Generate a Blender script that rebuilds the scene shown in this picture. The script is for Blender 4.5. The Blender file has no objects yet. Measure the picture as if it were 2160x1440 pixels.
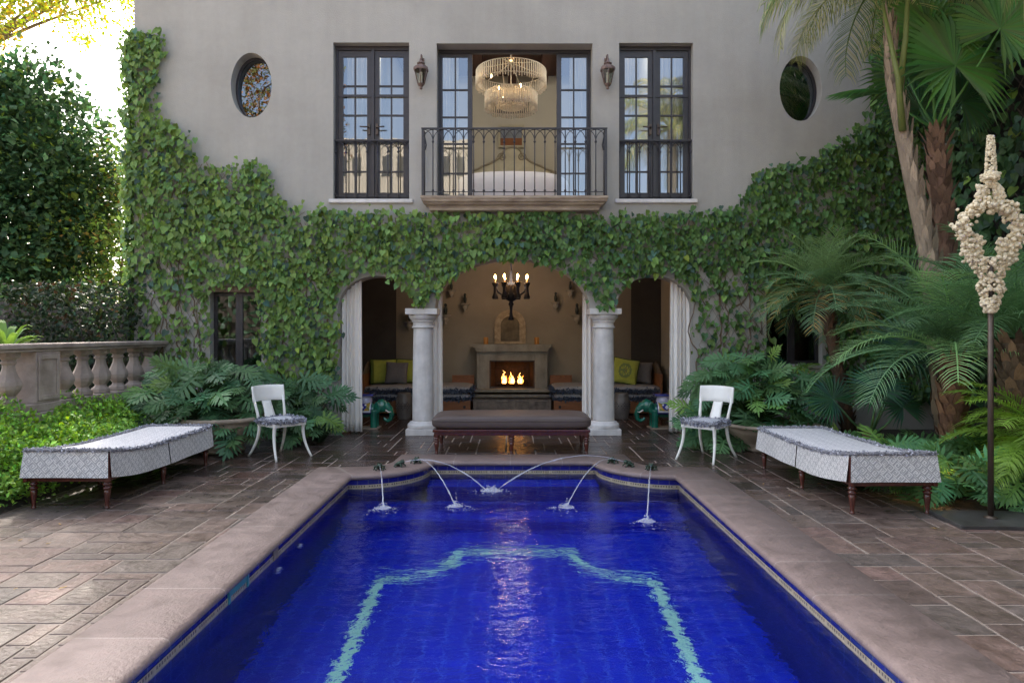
import bpy, math, random
import numpy as np
from mathutils import Vector, Matrix
from mathutils.geometry import delaunay_2d_cdt

R = math.radians
PI = math.pi
rng = np.random.default_rng(11)
random.seed(11)
F, CX, CY, EYE = 1440.0, 1078.0, 702.0, 1.5      # lens and eye height of the place, metres


def P(px, py, Y):
    return Vector(((px - CX) * Y / F, Y, EYE + (CY - py) * Y / F))


def W(px, py):                                   # a point of the facade plane as (x, z)
    return ((px - CX) / 144.0, EYE + (CY - py) / 144.0)


scene = bpy.context.scene
COL = scene.collection

# ------------------------------------------------------------------ materials
def mat(name, col, rough=.6, var=.15, scale=6.0, bump=0.0, bscale=60.0, metal=0.0, spec=.5, attr=False,
        trans=0.0, coat=0.0, emis=None, estr=0.0, col2=None, stretch=(1, 1, 1), rvar=0.0, sheen=0.0, detail=5.0):
    m = bpy.data.materials.new(name)
    m.use_nodes = True
    nt = m.node_tree
    N, L = nt.nodes, nt.links
    N.clear()
    out = N.new('ShaderNodeOutputMaterial')
    b = N.new('ShaderNodeBsdfPrincipled')
    b.inputs['Roughness'].default_value = rough
    b.inputs['Metallic'].default_value = metal
    b.inputs['Specular IOR Level'].default_value = spec
    b.inputs['Coat Weight'].default_value = coat
    b.inputs['Sheen Weight'].default_value = sheen
    if emis:
        b.inputs['Emission Color'].default_value = (*emis, 1)
        b.inputs['Emission Strength'].default_value = estr
    tc = N.new('ShaderNodeTexCoord')
    mp = N.new('ShaderNodeMapping')
    mp.inputs['Scale'].default_value = stretch
    L.new(tc.outputs['Object'], mp.inputs['Vector'])
    no = N.new('ShaderNodeTexNoise')
    no.inputs['Scale'].default_value = scale
    no.inputs['Detail'].default_value = detail
    no.inputs['Roughness'].default_value = .6
    L.new(mp.outputs['Vector'], no.inputs['Vector'])
    ra = N.new('ShaderNodeMapRange')
    ra.inputs['From Min'].default_value = .3
    ra.inputs['From Max'].default_value = .7
    L.new(no.outputs['Fac'], ra.inputs['Value'])
    mx = N.new('ShaderNodeMix')
    mx.data_type = 'RGBA'
    c2 = col2 or tuple(min(1, c * (1 + var)) for c in col)
    c1 = col if col2 else tuple(c * (1 - var) for c in col)
    mx.inputs['A'].default_value = (*c1, 1)
    mx.inputs['B'].default_value = (*c2, 1)
    L.new(ra.outputs['Result'], mx.inputs['Factor'])
    last = mx.outputs['Result']
    if attr:
        at = N.new('ShaderNodeAttribute')
        at.attribute_name = 'Col'
        ml = N.new('ShaderNodeMix')
        ml.data_type = 'RGBA'
        ml.blend_type = 'MULTIPLY'
        ml.inputs['Factor'].default_value = 1
        L.new(last, ml.inputs['A'])
        L.new(at.outputs['Color'], ml.inputs['B'])
        last = ml.outputs['Result']
    L.new(last, b.inputs['Base Color'])
    if rvar:
        rr = N.new('ShaderNodeMapRange')
        rr.inputs['From Min'].default_value = .35
        rr.inputs['From Max'].default_value = .65
        rr.inputs['To Min'].default_value = max(.02, rough - rvar)
        rr.inputs['To Max'].default_value = min(1, rough + rvar)
        L.new(no.outputs['Fac'], rr.inputs['Value'])
        L.new(rr.outputs['Result'], b.inputs['Roughness'])
    if bump:
        n2 = N.new('ShaderNodeTexNoise')
        n2.inputs['Scale'].default_value = bscale
        n2.inputs['Detail'].default_value = 4
        L.new(mp.outputs['Vector'], n2.inputs['Vector'])
        bp = N.new('ShaderNodeBump')
        bp.inputs['Strength'].default_value = bump
        bp.inputs['Distance'].default_value = .02
        L.new(n2.outputs['Fac'], bp.inputs['Height'])
        L.new(bp.outputs['Normal'], b.inputs['Normal'])
    sh = b.outputs['BSDF']
    if trans:
        tr = N.new('ShaderNodeBsdfTranslucent')
        hs = N.new('ShaderNodeHueSaturation')
        hs.inputs['Hue'].default_value = .485
        hs.inputs['Saturation'].default_value = 1.15
        hs.inputs['Value'].default_value = 1.5
        L.new(last, hs.inputs['Color'])
        L.new(hs.outputs['Color'], tr.inputs['Color'])
        ms = N.new('ShaderNodeMixShader')
        ms.inputs['Fac'].default_value = trans
        L.new(sh, ms.inputs[1])
        L.new(tr.outputs['BSDF'], ms.inputs[2])
        sh = ms.outputs['Shader']
    L.new(sh, out.inputs['Surface'])
    m['_b'] = b.name
    return m


def streaks(m, amount=.10, sc=(5, 5, .35), scale=3.0):
    """faint vertical rain streaks and trowel marks in a plaster"""
    N, L = m.node_tree.nodes, m.node_tree.links
    b = N[m['_b']]
    src = b.inputs['Base Color'].links[0].from_socket
    tc = N.new('ShaderNodeTexCoord')
    last = src
    for s3, k, am in ((sc, scale, amount), ((1, 1, 1), 14.0, amount * .55), ((1, 1, 2.2), 1.3, amount * .8)):
        mp = N.new('ShaderNodeMapping')
        mp.inputs['Scale'].default_value = s3
        L.new(tc.outputs['Object'], mp.inputs['Vector'])
        no = N.new('ShaderNodeTexNoise')
        no.inputs['Scale'].default_value = k
        no.inputs['Detail'].default_value = 8
        L.new(mp.outputs['Vector'], no.inputs['Vector'])
        ra = N.new('ShaderNodeMapRange')
        ra.inputs['From Min'].default_value = .35
        ra.inputs['From Max'].default_value = .68
        ra.inputs['To Min'].default_value = 1 - am
        ra.inputs['To Max'].default_value = 1 + am * .7
        L.new(no.outputs['Fac'], ra.inputs['Value'])
        mx = N.new('ShaderNodeMix')
        mx.data_type = 'RGBA'
        mx.blend_type = 'MULTIPLY'
        mx.inputs['Factor'].default_value = 1
        L.new(last, mx.inputs['A'])
        L.new(ra.outputs['Result'], mx.inputs['B'])
        last = mx.outputs['Result']
    L.new(last, b.inputs['Base Color'])


def glass_mat(name, tint=(.9, .93, .95), ior=1.75, rough=0.0):
    m = bpy.data.materials.new(name)
    m.use_nodes = True
    N, L = m.node_tree.nodes, m.node_tree.links
    N.clear()
    out = N.new('ShaderNodeOutputMaterial')
    t = N.new('ShaderNodeBsdfTransparent')
    t.inputs['Color'].default_value = (*tint, 1)
    g = N.new('ShaderNodeBsdfGlossy')
    g.inputs['Color'].default_value = (.78, .88, 1, 1)  # blue of the sky reflections put into the gloss colour
    g.inputs['Roughness'].default_value = rough
    no = N.new('ShaderNodeTexNoise')
    no.inputs['Scale'].default_value = 3
    bp = N.new('ShaderNodeBump')
    bp.inputs['Strength'].default_value = .05
    bp.inputs['Distance'].default_value = .01
    tc = N.new('ShaderNodeTexCoord')
    L.new(tc.outputs['Object'], no.inputs['Vector'])
    L.new(no.outputs['Fac'], bp.inputs['Height'])
    L.new(bp.outputs['Normal'], g.inputs['Normal'])
    fr = N.new('ShaderNodeFresnel')
    fr.inputs['IOR'].default_value = ior
    ms = N.new('ShaderNodeMixShader')
    L.new(fr.outputs['Fac'], ms.inputs['Fac'])
    L.new(t.outputs['BSDF'], ms.inputs[1])
    L.new(g.outputs['BSDF'], ms.inputs[2])
    L.new(ms.outputs['Shader'], out.inputs['Surface'])
    return m


def water_mat():
    m = bpy.data.materials.new('pool water')
    m.use_nodes = True
    N, L = m.node_tree.nodes, m.node_tree.links
    N.clear()
    out = N.new('ShaderNodeOutputMaterial')
    g = N.new('ShaderNodeBsdfRefraction')
    g.inputs['IOR'].default_value = 1.33
    g.inputs['Roughness'].default_value = .0
    g.inputs['Color'].default_value = (.90, .95, 1, 1)
    gl = N.new('ShaderNodeBsdfGlossy')
    gl.inputs['Roughness'].default_value = .03
    fr = N.new('ShaderNodeFresnel')
    fr.inputs['IOR'].default_value = 1.22
    mw = N.new('ShaderNodeMixShader')
    tc = N.new('ShaderNodeTexCoord')
    mp = N.new('ShaderNodeMapping')
    mp.inputs['Scale'].default_value = (1, 1.9, 1)
    L.new(tc.outputs['Object'], mp.inputs['Vector'])
    n1 = N.new('ShaderNodeTexNoise')
    n1.inputs['Scale'].default_value = 8
    n1.inputs['Detail'].default_value = 4
    n1.inputs['Distortion'].default_value = .6
    n2 = N.new('ShaderNodeTexNoise')
    n2.inputs['Scale'].default_value = 2.2
    n2.inputs['Detail'].default_value = 2
    L.new(mp.outputs['Vector'], n1.inputs['Vector'])
    L.new(mp.outputs['Vector'], n2.inputs['Vector'])
    ad = N.new('ShaderNodeMath')
    ad.operation = 'MULTIPLY_ADD'
    ad.inputs[1].default_value = 2.0
    L.new(n2.outputs['Fac'], ad.inputs[0])
    L.new(n1.outputs['Fac'], ad.inputs[2])
    bp = N.new('ShaderNodeBump')
    bp.inputs['Strength'].default_value = .5
    bp.inputs['Distance'].default_value = .014
    L.new(ad.outputs[0], bp.inputs['Height'])
    for q in (g, gl, fr):
        L.new(bp.outputs['Normal'], q.inputs['Normal'])
    L.new(fr.outputs['Fac'], mw.inputs['Fac'])
    L.new(g.outputs['BSDF'], mw.inputs[1])
    L.new(gl.outputs['BSDF'], mw.inputs[2])
    L.new(mw.outputs['Shader'], out.inputs['Surface'])
    return m


def tile_mat(name, c1, c2, mortar, size=.15, rough=.15, msize=.006):
    m = bpy.data.materials.new(name)
    m.use_nodes = True
    N, L = m.node_tree.nodes, m.node_tree.links
    N.clear()
    out = N.new('ShaderNodeOutputMaterial')
    b = N.new('ShaderNodeBsdfPrincipled')
    b.inputs['Roughness'].default_value = rough
    uv = N.new('ShaderNodeTexCoord')
    br = N.new('ShaderNodeTexBrick')
    br.offset = 0
    br.inputs['Scale'].default_value = 1
    br.inputs['Brick Width'].default_value = size
    br.inputs['Row Height'].default_value = size
    br.inputs['Mortar Size'].default_value = msize
    br.inputs['Mortar Smooth'].default_value = .2
    br.inputs['Color1'].default_value = (*c1, 1)
    br.inputs['Color2'].default_value = (*c2, 1)
    br.inputs['Mortar'].default_value = (*mortar, 1)
    L.new(uv.outputs['UV'], br.inputs['Vector'])
    no = N.new('ShaderNodeTexNoise')
    no.inputs['Scale'].default_value = 3
    no.inputs['Detail'].default_value = 6
    L.new(uv.outputs['UV'], no.inputs['Vector'])
    ra = N.new('ShaderNodeMapRange')
    ra.inputs['To Min'].default_value = .65
    ra.inputs['To Max'].default_value = 1.25
    L.new(no.outputs['Fac'], ra.inputs['Value'])
    hs = N.new('ShaderNodeHueSaturation')
    L.new(br.outputs['Color'], hs.inputs['Color'])
    L.new(ra.outputs['Result'], hs.inputs['Value'])
    L.new(hs.outputs['Color'], b.inputs['Base Color'])
    L.new(b.outputs['BSDF'], out.inputs['Surface'])
    return m


# ------------------------------------------------------------------ mesh builder
class MB:
    def __init__(s, col=(1, 1, 1)):
        s.v, s.f, s.c, s.uv, s.sm = [], [], [], {}, []
        s.col = col

    def add(s, vs, fs, col=None, smooth=False, uvs=None):
        o = len(s.v)
        s.v.extend(tuple(v) for v in vs)
        for i, f in enumerate(fs):
            if uvs:
                s.uv[len(s.f)] = uvs[i]
            s.f.append(tuple(o + k for k in f))
            s.c.append(col or s.col)
            s.sm.append(smooth)
        return o

    def quad(s, a, b, c, d, col=None, uv=None):
        s.add([a, b, c, d], [(0, 1, 2, 3)], col, uvs=[uv] if uv else None)

    def box(s, x0, x1, y0, y1, z0, z1, col=None, M=None):
        vs = [Vector((x, y, z)) for x in (x0, x1) for y in (y0, y1) for z in (z0, z1)]
        if M:
            vs = [M @ v for v in vs]
        s.add(vs, [(0, 1, 3, 2), (4, 6, 7, 5), (0, 4, 5, 1), (2, 3, 7, 6), (0, 2, 6, 4), (1, 5, 7, 3)], col)

    def lathe(s, prof, c=(0, 0, 0), n=20, col=None, smooth=True, M=None, cap=True, turn=0.0, sx=1, sy=1):
        vs, fs = [], []
        for r, z in prof:
            for k in range(n):
                a = turn + 2 * PI * k / n
                p = Vector((c[0] + sx * r * math.cos(a), c[1] + sy * r * math.sin(a), c[2] + z))
                vs.append(M @ p if M else p)
        for i in range(len(prof) - 1):
            for k in range(n):
                k2 = (k + 1) % n
                fs.append((i * n + k, i * n + k2, (i + 1) * n + k2, (i + 1) * n + k))
        s.add(vs, fs, col, smooth)
        if cap:
            s.add(vs[:n], [tuple(range(n))[::-1]], col)
            s.add(vs[-n:], [tuple(range(n))], col)

    def tube(s, pts, rad, n=6, col=None, cap=True, smooth=True):
        pts = [Vector(p) for p in pts]
        if not hasattr(rad, '__len__'):
            rad = [rad] * len(pts)
        t0 = (pts[1] - pts[0]).normalized()
        up = Vector((0, 0, 1)) if abs(t0.z) < .9 else Vector((1, 0, 0))
        u = t0.cross(up).normalized()
        vs, fs = [], []
        for i, p in enumerate(pts):
            t = (pts[min(i + 1, len(pts) - 1)] - pts[max(i - 1, 0)]).normalized()
            u = (u - t * u.dot(t)).normalized()
            w = t.cross(u)
            for k in range(n):
                a = 2 * PI * k / n
                vs.append(p + (u * math.cos(a) + w * math.sin(a)) * rad[i])
        for i in range(len(pts) - 1):
            for k in range(n):
                k2 = (k + 1) % n
                fs.append((i * n + k, i * n + k2, (i + 1) * n + k2, (i + 1) * n + k))
        if cap:
            fs.append(tuple(range(n))[::-1])
            fs.append(tuple((len(pts) - 1) * n + k for k in range(n)))
        s.add(vs, fs, col, smooth)

    def sphere(s, c, r, n=14, m=9, col=None, M=None, smooth=True):
        if not hasattr(r, '__len__'):
            r = (r, r, r)
        vs = []
        for i in range(m + 1):
            th = PI * i / m
            for k in range(n):
                a = 2 * PI * k / n
                p = Vector((r[0] * math.sin(th) * math.cos(a), r[1] * math.sin(th) * math.sin(a), r[2] * math.cos(th)))
                vs.append((M @ p if M else p) + Vector(c))
        fs = []
        for i in range(m):
            for k in range(n):
                k2 = (k + 1) % n
                fs.append((i * n + k, (i + 1) * n + k, (i + 1) * n + k2, i * n + k2))
        s.add(vs, fs, col, smooth)

    def prism(s, poly, a0, a1, axis='y', col=None, smooth=False):
        # poly in (x,z) for axis y, (x,y) for axis z, (y,z) for axis x
        def mk(p, a):
            return {'y': (p[0], a, p[1]), 'z': (p[0], p[1], a), 'x': (a, p[0], p[1])}[axis]
        n = len(poly)
        vs = [mk(p, a0) for p in poly] + [mk(p, a1) for p in poly]
        s.add(vs, [tuple(range(n)), tuple(range(2 * n - 1, n - 1, -1))], col)
        s.add(vs, [(k, (k + 1) % n, n + (k + 1) % n, n + k) for k in range(n)], col, smooth)

    def grid(s, fn, nu, nv, col=None, smooth=True, cfn=None):
        vs = [fn(i / nu, j / nv) for j in range(nv + 1) for i in range(nu + 1)]
        o = len(s.v)
        s.v.extend(tuple(v) for v in vs)
        for j in range(nv):
            for i in range(nu):
                a = o + j * (nu + 1) + i
                s.f.append((a, a + 1, a + nu + 2, a + nu + 1))
                s.c.append(cfn((i + .5) / nu, (j + .5) / nv) if cfn else (col or s.col))
                s.sm.append(smooth)

    def xf(s, M, start=0):
        s.v[start:] = [tuple(M @ Vector(v)) for v in s.v[start:]]

    def build(s, name, m, parent=None, loc=None, rz=0.0, bevel=0.0, mods=None):
        me = bpy.data.meshes.new(name)
        me.from_pydata(s.v, [], s.f)
        finish_mesh(me, m, np.array(s.c, dtype=np.float32), np.array(s.sm, dtype=bool), s.uv)
        o = bpy.data.objects.new(name, me)
        COL.objects.link(o)
        if parent:
            o.parent = parent
        if loc is not None:
            o.location = loc
        o.rotation_euler.z = rz
        if bevel:
            b = o.modifiers.new('bevel', 'BEVEL')
            b.width = bevel
            b.segments = 2
            b.limit_method = 'ANGLE'
            b.angle_limit = R(40)
        return o


def finish_mesh(me, m, cols, sm, uvd=None):
    me.materials.append(m)
    nf = len(me.polygons)
    a = me.attributes.new('Col', 'FLOAT_COLOR', 'FACE')
    c4 = np.ones((nf, 4), dtype=np.float32)
    c4[:, :3] = cols[:nf]
    a.data.foreach_set('color', c4.ravel())
    me.polygons.foreach_set('use_smooth', sm)
    me.update()
    nl = len(me.loops)
    co = np.empty(len(me.vertices) * 3, dtype=np.float32)
    me.vertices.foreach_get('co', co)
    co = co.reshape(-1, 3)
    li = np.empty(nl, dtype=np.int32)
    me.loops.foreach_get('vertex_index', li)
    nr = np.empty(nf * 3, dtype=np.float32)
    me.polygons.foreach_get('normal', nr)
    nr = np.abs(nr.reshape(-1, 3))
    lt = np.empty(nf, dtype=np.int32)
    me.polygons.foreach_get('loop_total', lt)
    ax = np.repeat(nr.argmax(1), lt)
    p = co[li]
    uv = np.where((ax == 0)[:, None], p[:, [1, 2]], np.where((ax == 1)[:, None], p[:, [0, 2]], p[:, [0, 1]]))
    if uvd:
        st = np.concatenate([[0], np.cumsum(lt)[:-1]])
        for fi, u in uvd.items():
            uv[st[fi]:st[fi] + len(u)] = u
    l = me.uv_layers.new(name='UVMap')
    l.data.foreach_set('uv', np.ascontiguousarray(uv, dtype=np.float32).ravel())


def bulk(name, m, tv, tf, Ms, pos, cols, parent=None, smooth=False, extra=None):
    """many copies of a little template in ONE mesh: tv (k,3), tf faces, Ms (N,3,3), pos (N,3), cols (N,3)"""
    tv = np.asarray(tv, dtype=np.float64)
    n, k = len(pos), len(tv)
    vs = (np.einsum('nij,kj->nki', Ms, tv) + pos[:, None, :]).reshape(-1, 3)
    fs = []
    for i in range(n):
        o = i * k
        for f in tf:
            fs.append(tuple(o + q for q in f))
    cc = np.repeat(cols, len(tf), axis=0)
    v = vs.tolist()
    if extra:                                     # an MB merged into the same mesh
        o = len(v)
        v += [tuple(q) for q in extra.v]
        fs += [tuple(o + q for q in f) for f in extra.f]
        cc = np.concatenate([cc, np.array(extra.c).reshape(-1, 3)])
    me = bpy.data.meshes.new(name)
    me.from_pydata(v, [], fs)
    finish_mesh(me, m, np.asarray(cc, dtype=np.float32), np.full(len(fs), smooth))
    ob = bpy.data.objects.new(name, me)
    COL.objects.link(ob)
    if parent:
        ob.parent = parent
    return ob


def frames(d, nrm, size):
    """columns: side, along d, normal; scaled"""
    d = d / np.linalg.norm(d, axis=1, keepdims=True)
    s = np.cross(d, nrm)
    s /= np.linalg.norm(s, axis=1, keepdims=True) + 1e-9
    nn = np.cross(s, d)
    M = np.stack([s, d, nn], axis=2)
    return M * np.asarray(size)[:, None, None]


def jitter(base, n, v=.25, h=.12):
    b = np.asarray(base, dtype=np.float64)
    k = np.exp(rng.normal(0, v, (n, 1)))
    w = rng.normal(0, h, (n, 1))
    c = b[None, :] * k * np.concatenate([1 + w, np.ones((n, 1)), 1 - w], axis=1)
    return np.clip(c, .002, 1)


# ------------------------------------------------------------------ objects
def thing(name, label, cat, loc=(0, 0, 0), rz=0.0, group=None):
    o = bpy.data.objects.new(name, None)
    o.empty_display_size = .1
    COL.objects.link(o)
    o.location = loc
    o.rotation_euler.z = rz
    return tag(o, label, cat, group)


def tag(o, label=None, cat=None, group=None, kind=None):
    if label:
        o['label'] = label
    if cat:
        o['category'] = cat
    if group:
        o['group'] = group
    if kind:
        o['kind'] = kind
    return o


def copy_tree(o, parent=None):
    c = o.copy()
    COL.objects.link(c)
    if parent:
        c.parent = parent
    for ch in list(o.children):
        copy_tree(ch, c)
    return c


def dup(root, loc, rz, label, group=None, sx=1):
    c = copy_tree(root)
    c.location = loc
    c.rotation_euler.z = rz
    c.scale.x = sx
    c['label'] = label
    if group:
        c['group'] = group
    return c


def in_poly(x, y, poly):
    c = np.zeros(len(x), dtype=bool)
    n = len(poly)
    for i in range(n):
        x0, y0 = poly[i]
        x1, y1 = poly[(i + 1) % n]
        if y0 == y1:
            continue
        t = ((y0 > y) != (y1 > y)) & (x < (x1 - x0) * (y - y0) / (y1 - y0) + x0)
        c ^= t
    return c


def lumpy(x, y, s=1.0, seed=0):
    return (np.sin(x * 1.7 * s + seed) * np.cos(y * 2.3 * s + seed * 1.3) + np.sin(x * 4.1 * s + y * 2.9 * s + seed * 2.1) * .6
            + np.cos(y * 6.3 * s - x * 5.1 * s + seed) * .4) / 2.0


# the common materials
M_STUCCO = None
M = {}
M['stucco'] = mat('grey beige stucco', (.345, .325, .282), .9, .07, .55, .3, 70, col2=(.435, .412, .365))
streaks(M['stucco'], .04, (3, 3, .3), 2.0)
M['stone'] = mat('weathered cast stone', (.36, .32, .28), .8, .2, 5, .35, 45, col2=(.52, .48, .44))
M['column'] = mat('pale cast stone', (.58, .545, .50), .75, .2, 3.2, .2, 40, col2=(.80, .76, .71))
streaks(M['column'], .08, (6, 6, .8), 2.0)
M['redstone'] = mat('brownish cantera stone', (.25, .195, .16), .8, .2, 4, .4, 45, col2=(.44, .36, .305))
M['iron'] = mat('dark painted steel', (.035, .033, .038), .45, .2, 20, .1, 80, spec=.5)
M['frame'] = mat('dark bronze window steel', (.032, .028, .032), .4, .2, 10)
M['bronze'] = mat('aged brown metal', (.10, .075, .06), .5, .35, 18, .2, 70, metal=.5)
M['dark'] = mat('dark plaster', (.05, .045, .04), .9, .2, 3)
M['loggia'] = mat('olive brown plaster', (.30, .272, .215), .92, .12, 1.5, .1, 60)
M['bedroom'] = mat('warm cream plaster', (.55, .525, .435), .9, .06, 1.5)
M['redwood'] = mat('dark red stained timber', (.085, .03, .018), .6, .25, 3, stretch=(8, 1, 1))
M['mahogany'] = mat('polished mahogany', (.085, .02, .012), .22, .35, 6, stretch=(6, 6, 1), coat=.5)
M['pine'] = mat('orange waxed pine', (.26, .10, .035), .4, .3, 4, stretch=(1, 6, 6))
M['glass'] = glass_mat('window glass', (.62, .66, .68), 2.6)
M['lampglass'] = glass_mat('lantern glass', (.8, .82, .76), 1.5)
M['sheer'] = mat('white sheer cloth', (.82, .80, .74), .9, .05, 4, trans=.35)
M['drape'] = mat('ivory heavy drape', (.92, .89, .83), .9, .04, 3, trans=.18, sheen=.3, col2=(.95, .92, .86))
M['white'] = mat('ivory painted wood', (.88, .86, .78), .35, .04, 8, coat=.2)
M['fringe'] = mat('grey blue fringe', (.27, .27, .285), .95, .4, 60, .6, 130, attr=True)
M['shag'] = mat('pale grey woven cloth', (.5, .51, .54), .95, .2, 60, .5, 150)
M['greek'] = mat('woven key cloth', (1, 1, 1), .9, .03, 40, .2, 200, attr=True)
M['taupe'] = mat('taupe bench leather', (.10, .071, .060), .5, .12, 4, .15, 160)
M['slate'] = mat('purple brown slate', (.55, .515, .49), .42, .3, 9, .45, 30, attr=True, col2=(1.06, 1.0, .96), rvar=.14, spec=.45, detail=9)
M['grout'] = mat('pale mortar', (.29, .24, .195), .9, .25, 12, .3, 60)
M['coping'] = mat('rose brown coping stone', (.80, .80, .80), .52, .2, 7, .35, 55, attr=True, col2=(1.12, 1.12, 1.12), rvar=.12, detail=10)
M['soil'] = mat('dark garden soil', (.035, .026, .018), .95, .5, 9, .8, 30)
M['leaf'] = mat('glossy leaf', (1.35, 1.35, 1.25), .48, .06, 20, attr=True, trans=.28, spec=.35, col2=(1.6, 1.6, 1.45))
M['palmleaf'] = mat('palm leaf', (1.4, 1.45, 1.35), .46, .08, 12, attr=True, trans=.3, spec=.4, col2=(1.6, 1.65, 1.6))
M['bark'] = mat('rough bark', (.10, .07, .045), .95, .45, 9, .8, 26, attr=True, col2=(.22, .16, .11), stretch=(1, 1, .4))
M['stem'] = mat('woody vine stem', (.17, .115, .07), .9, .35, 14, .4, 50)
M['palmbark'] = mat('fibrous palm trunk', (.75, .75, .75), .95, .4, 7, .7, 40, attr=True, col2=(1.2, 1.2, 1.2), stretch=(2, 2, .6))
M['terra'] = mat('weathered stone pot', (.34, .27, .20), .85, .3, 5, .35, 40)
# ------------------------------------------------------------------ camera, sky, sun
cam = bpy.data.cameras.new('camera')
cam.lens = 24
cam.sensor_width = 36
cam.shift_y = -18 / 2160
cam.shift_x = 2 / 2160
cam.clip_end = 2000
co = bpy.data.objects.new('camera', cam)
co.location = (0, 0, EYE)
co.rotation_euler = (R(90), 0, 0)
COL.objects.link(co)
scene.camera = co

SUN_DIR = Vector((-.44, .86, .95)).normalized()
elev = math.asin(SUN_DIR.z)
sun = bpy.data.lights.new('sun', 'SUN')
sun.energy = 2.8
sun.angle = R(.5)
sun.color = (1, .93, .82)
so = bpy.data.objects.new('sun', sun)
so.rotation_euler = SUN_DIR.to_track_quat('Z', 'Y').to_euler()
so.location = (-8, 20, 20)
COL.objects.link(so)

w = bpy.data.worlds.new('World')
scene.world = w
w.use_nodes = True
wn = w.node_tree.nodes
sky = wn.new('ShaderNodeTexSky')
sky.sky_type = 'NISHITA'
sky.sun_disc = False
sky.sun_elevation = elev
sky.sun_rotation = math.atan2(SUN_DIR.x, SUN_DIR.y)
sky.air_density = 1.0
sky.dust_density = 5.0
sky.ozone_density = 1.0
hz = wn.new('ShaderNodeHueSaturation')          # thin high haze: a paler sky
hz.inputs['Saturation'].default_value = .70
w.node_tree.links.new(sky.outputs['Color'], hz.inputs['Color'])
w.node_tree.links.new(hz.outputs['Color'], wn['Background'].inputs['Color'])
wn['Background'].inputs['Strength'].default_value = .13

vs = scene.view_settings
vs.view_transform = 'Standard'
vs.look = 'None'
vs.gamma = 1
vs.exposure = 2.35
scene.cycles.use_denoising = True
scene.cycles.max_bounces = 14
scene.cycles.transparent_max_bounces = 16
scene.cycles.sample_clamp_indirect = 6
scene.cycles.caustics_reflective = True
scene.cycles.caustics_refractive = True

# ------------------------------------------------------------------ ground, paving, pool
PL, PR, Y1, Y2, RL, YN = -1.72, 1.77, 7.2, 7.98, .78, -1.5
AL, AR = PL + RL, PR - RL
ZW = -.145


def pool_path(step=.04):
    p = []
    n = int((Y1 - YN) / .1)
    p += [(PL, YN + (Y1 - YN) * i / n) for i in range(n + 1)]
    for i in range(1, 19):
        a = -PI / 2 + PI / 2 * i / 18
        p.append((PL + RL * math.cos(a), Y2 + RL * math.sin(a)))
    n = 24
    p += [(AL + (AR - AL) * i / n, Y2) for i in range(1, n + 1)]
    for i in range(1, 19):
        a = PI + PI / 2 * i / 18
        p.append((PR + RL * math.cos(a), Y2 + RL * math.sin(a)))
    n = int((Y1 - YN) / .1)
    p += [(PR, Y1 + (YN - Y1) * i / n) for i in range(1, n + 1)]
    return [Vector(q) for q in p]


PATH = pool_path()


def offset_dirs(path):
    out = []
    for i, p in enumerate(path):
        d0 = (p - path[i - 1]).normalized() if i > 0 else (path[1] - p).normalized()
        d1 = (path[i + 1] - p).normalized() if i < len(path) - 1 else d0
        n0 = Vector((-d0.y, d0.x))
        n1 = Vector((-d1.y, d1.x))
        b = (n0 + n1)
        b = b / max(.35, b.dot(n0))
        out.append(b)
    return out


ODIR = offset_dirs(PATH)
ARC = [0.0]
for i in range(1, len(PATH)):
    ARC.append(ARC[-1] + (PATH[i] - PATH[i - 1]).length)


def sweep(mb, prof, cols=None, uvmode=None, colfn=None, smooth=False):
    """profile of (outward offset, z) swept along the pool outline"""
    n = len(PATH)
    o = len(mb.v)
    for i in range(n):
        for d, z in prof:
            q = PATH[i] + ODIR[i] * d
            mb.v.append((q.x, q.y, z))
    k = len(prof)
    for i in range(n - 1):
        for j in range(k - 1):
            fi = len(mb.f)
            mb.f.append((o + i * k + j, o + i * k + j + 1, o + (i + 1) * k + j + 1, o + (i + 1) * k + j))
            mb.c.append(colfn(ARC[i], j) if colfn else mb.col)
            mb.sm.append(smooth)
            a0, a1, z0, z1 = ARC[i], ARC[i + 1], prof[j][1], prof[j + 1][1]
            mb.uv[fi] = [(a0, z0), (a0, z1), (a1, z1), (a1, z0)]


def cdt_sheet(outer, holes, z, keep=None):
    vs2, es = [], []
    for lp in [outer] + holes:
        o = len(vs2)
        vs2 += [Vector(q) for q in lp]
        es += [(o + i, o + (i + 1) % len(lp)) for i in range(len(lp))]
    r = delaunay_2d_cdt(vs2, es, [], 0, 1e-6)
    vo, fo = r[0], r[2]
    cen = np.array([[sum(vo[i][c] for i in f) / len(f) for c in (0, 1)] for f in fo])
    ok = in_poly(cen[:, 0], cen[:, 1], outer)
    for h in holes:
        ok &= ~in_poly(cen[:, 0], cen[:, 1], h)
    return vo, [f for f, g in zip(fo, ok) if g]


pool_poly = [tuple(q) for q in PATH]
shell = [tuple(p + d * .02) for p, d in zip(PATH, ODIR)]
shell = [(PL - .02, YN - .02)] + shell[1:-1] + [(PR + .02, YN - .02)]

# ground sheet to the horizon with the pool cut out of it
vo, fo = cdt_sheet([(-400, -400), (400, -400), (400, 500), (-400, 500)], [shell], 0)
mb = MB()
mb.add([(v.x, v.y, -.0045) for v in vo], fo)
tag(mb.build('ground', M['grout']), kind='structure')

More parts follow.
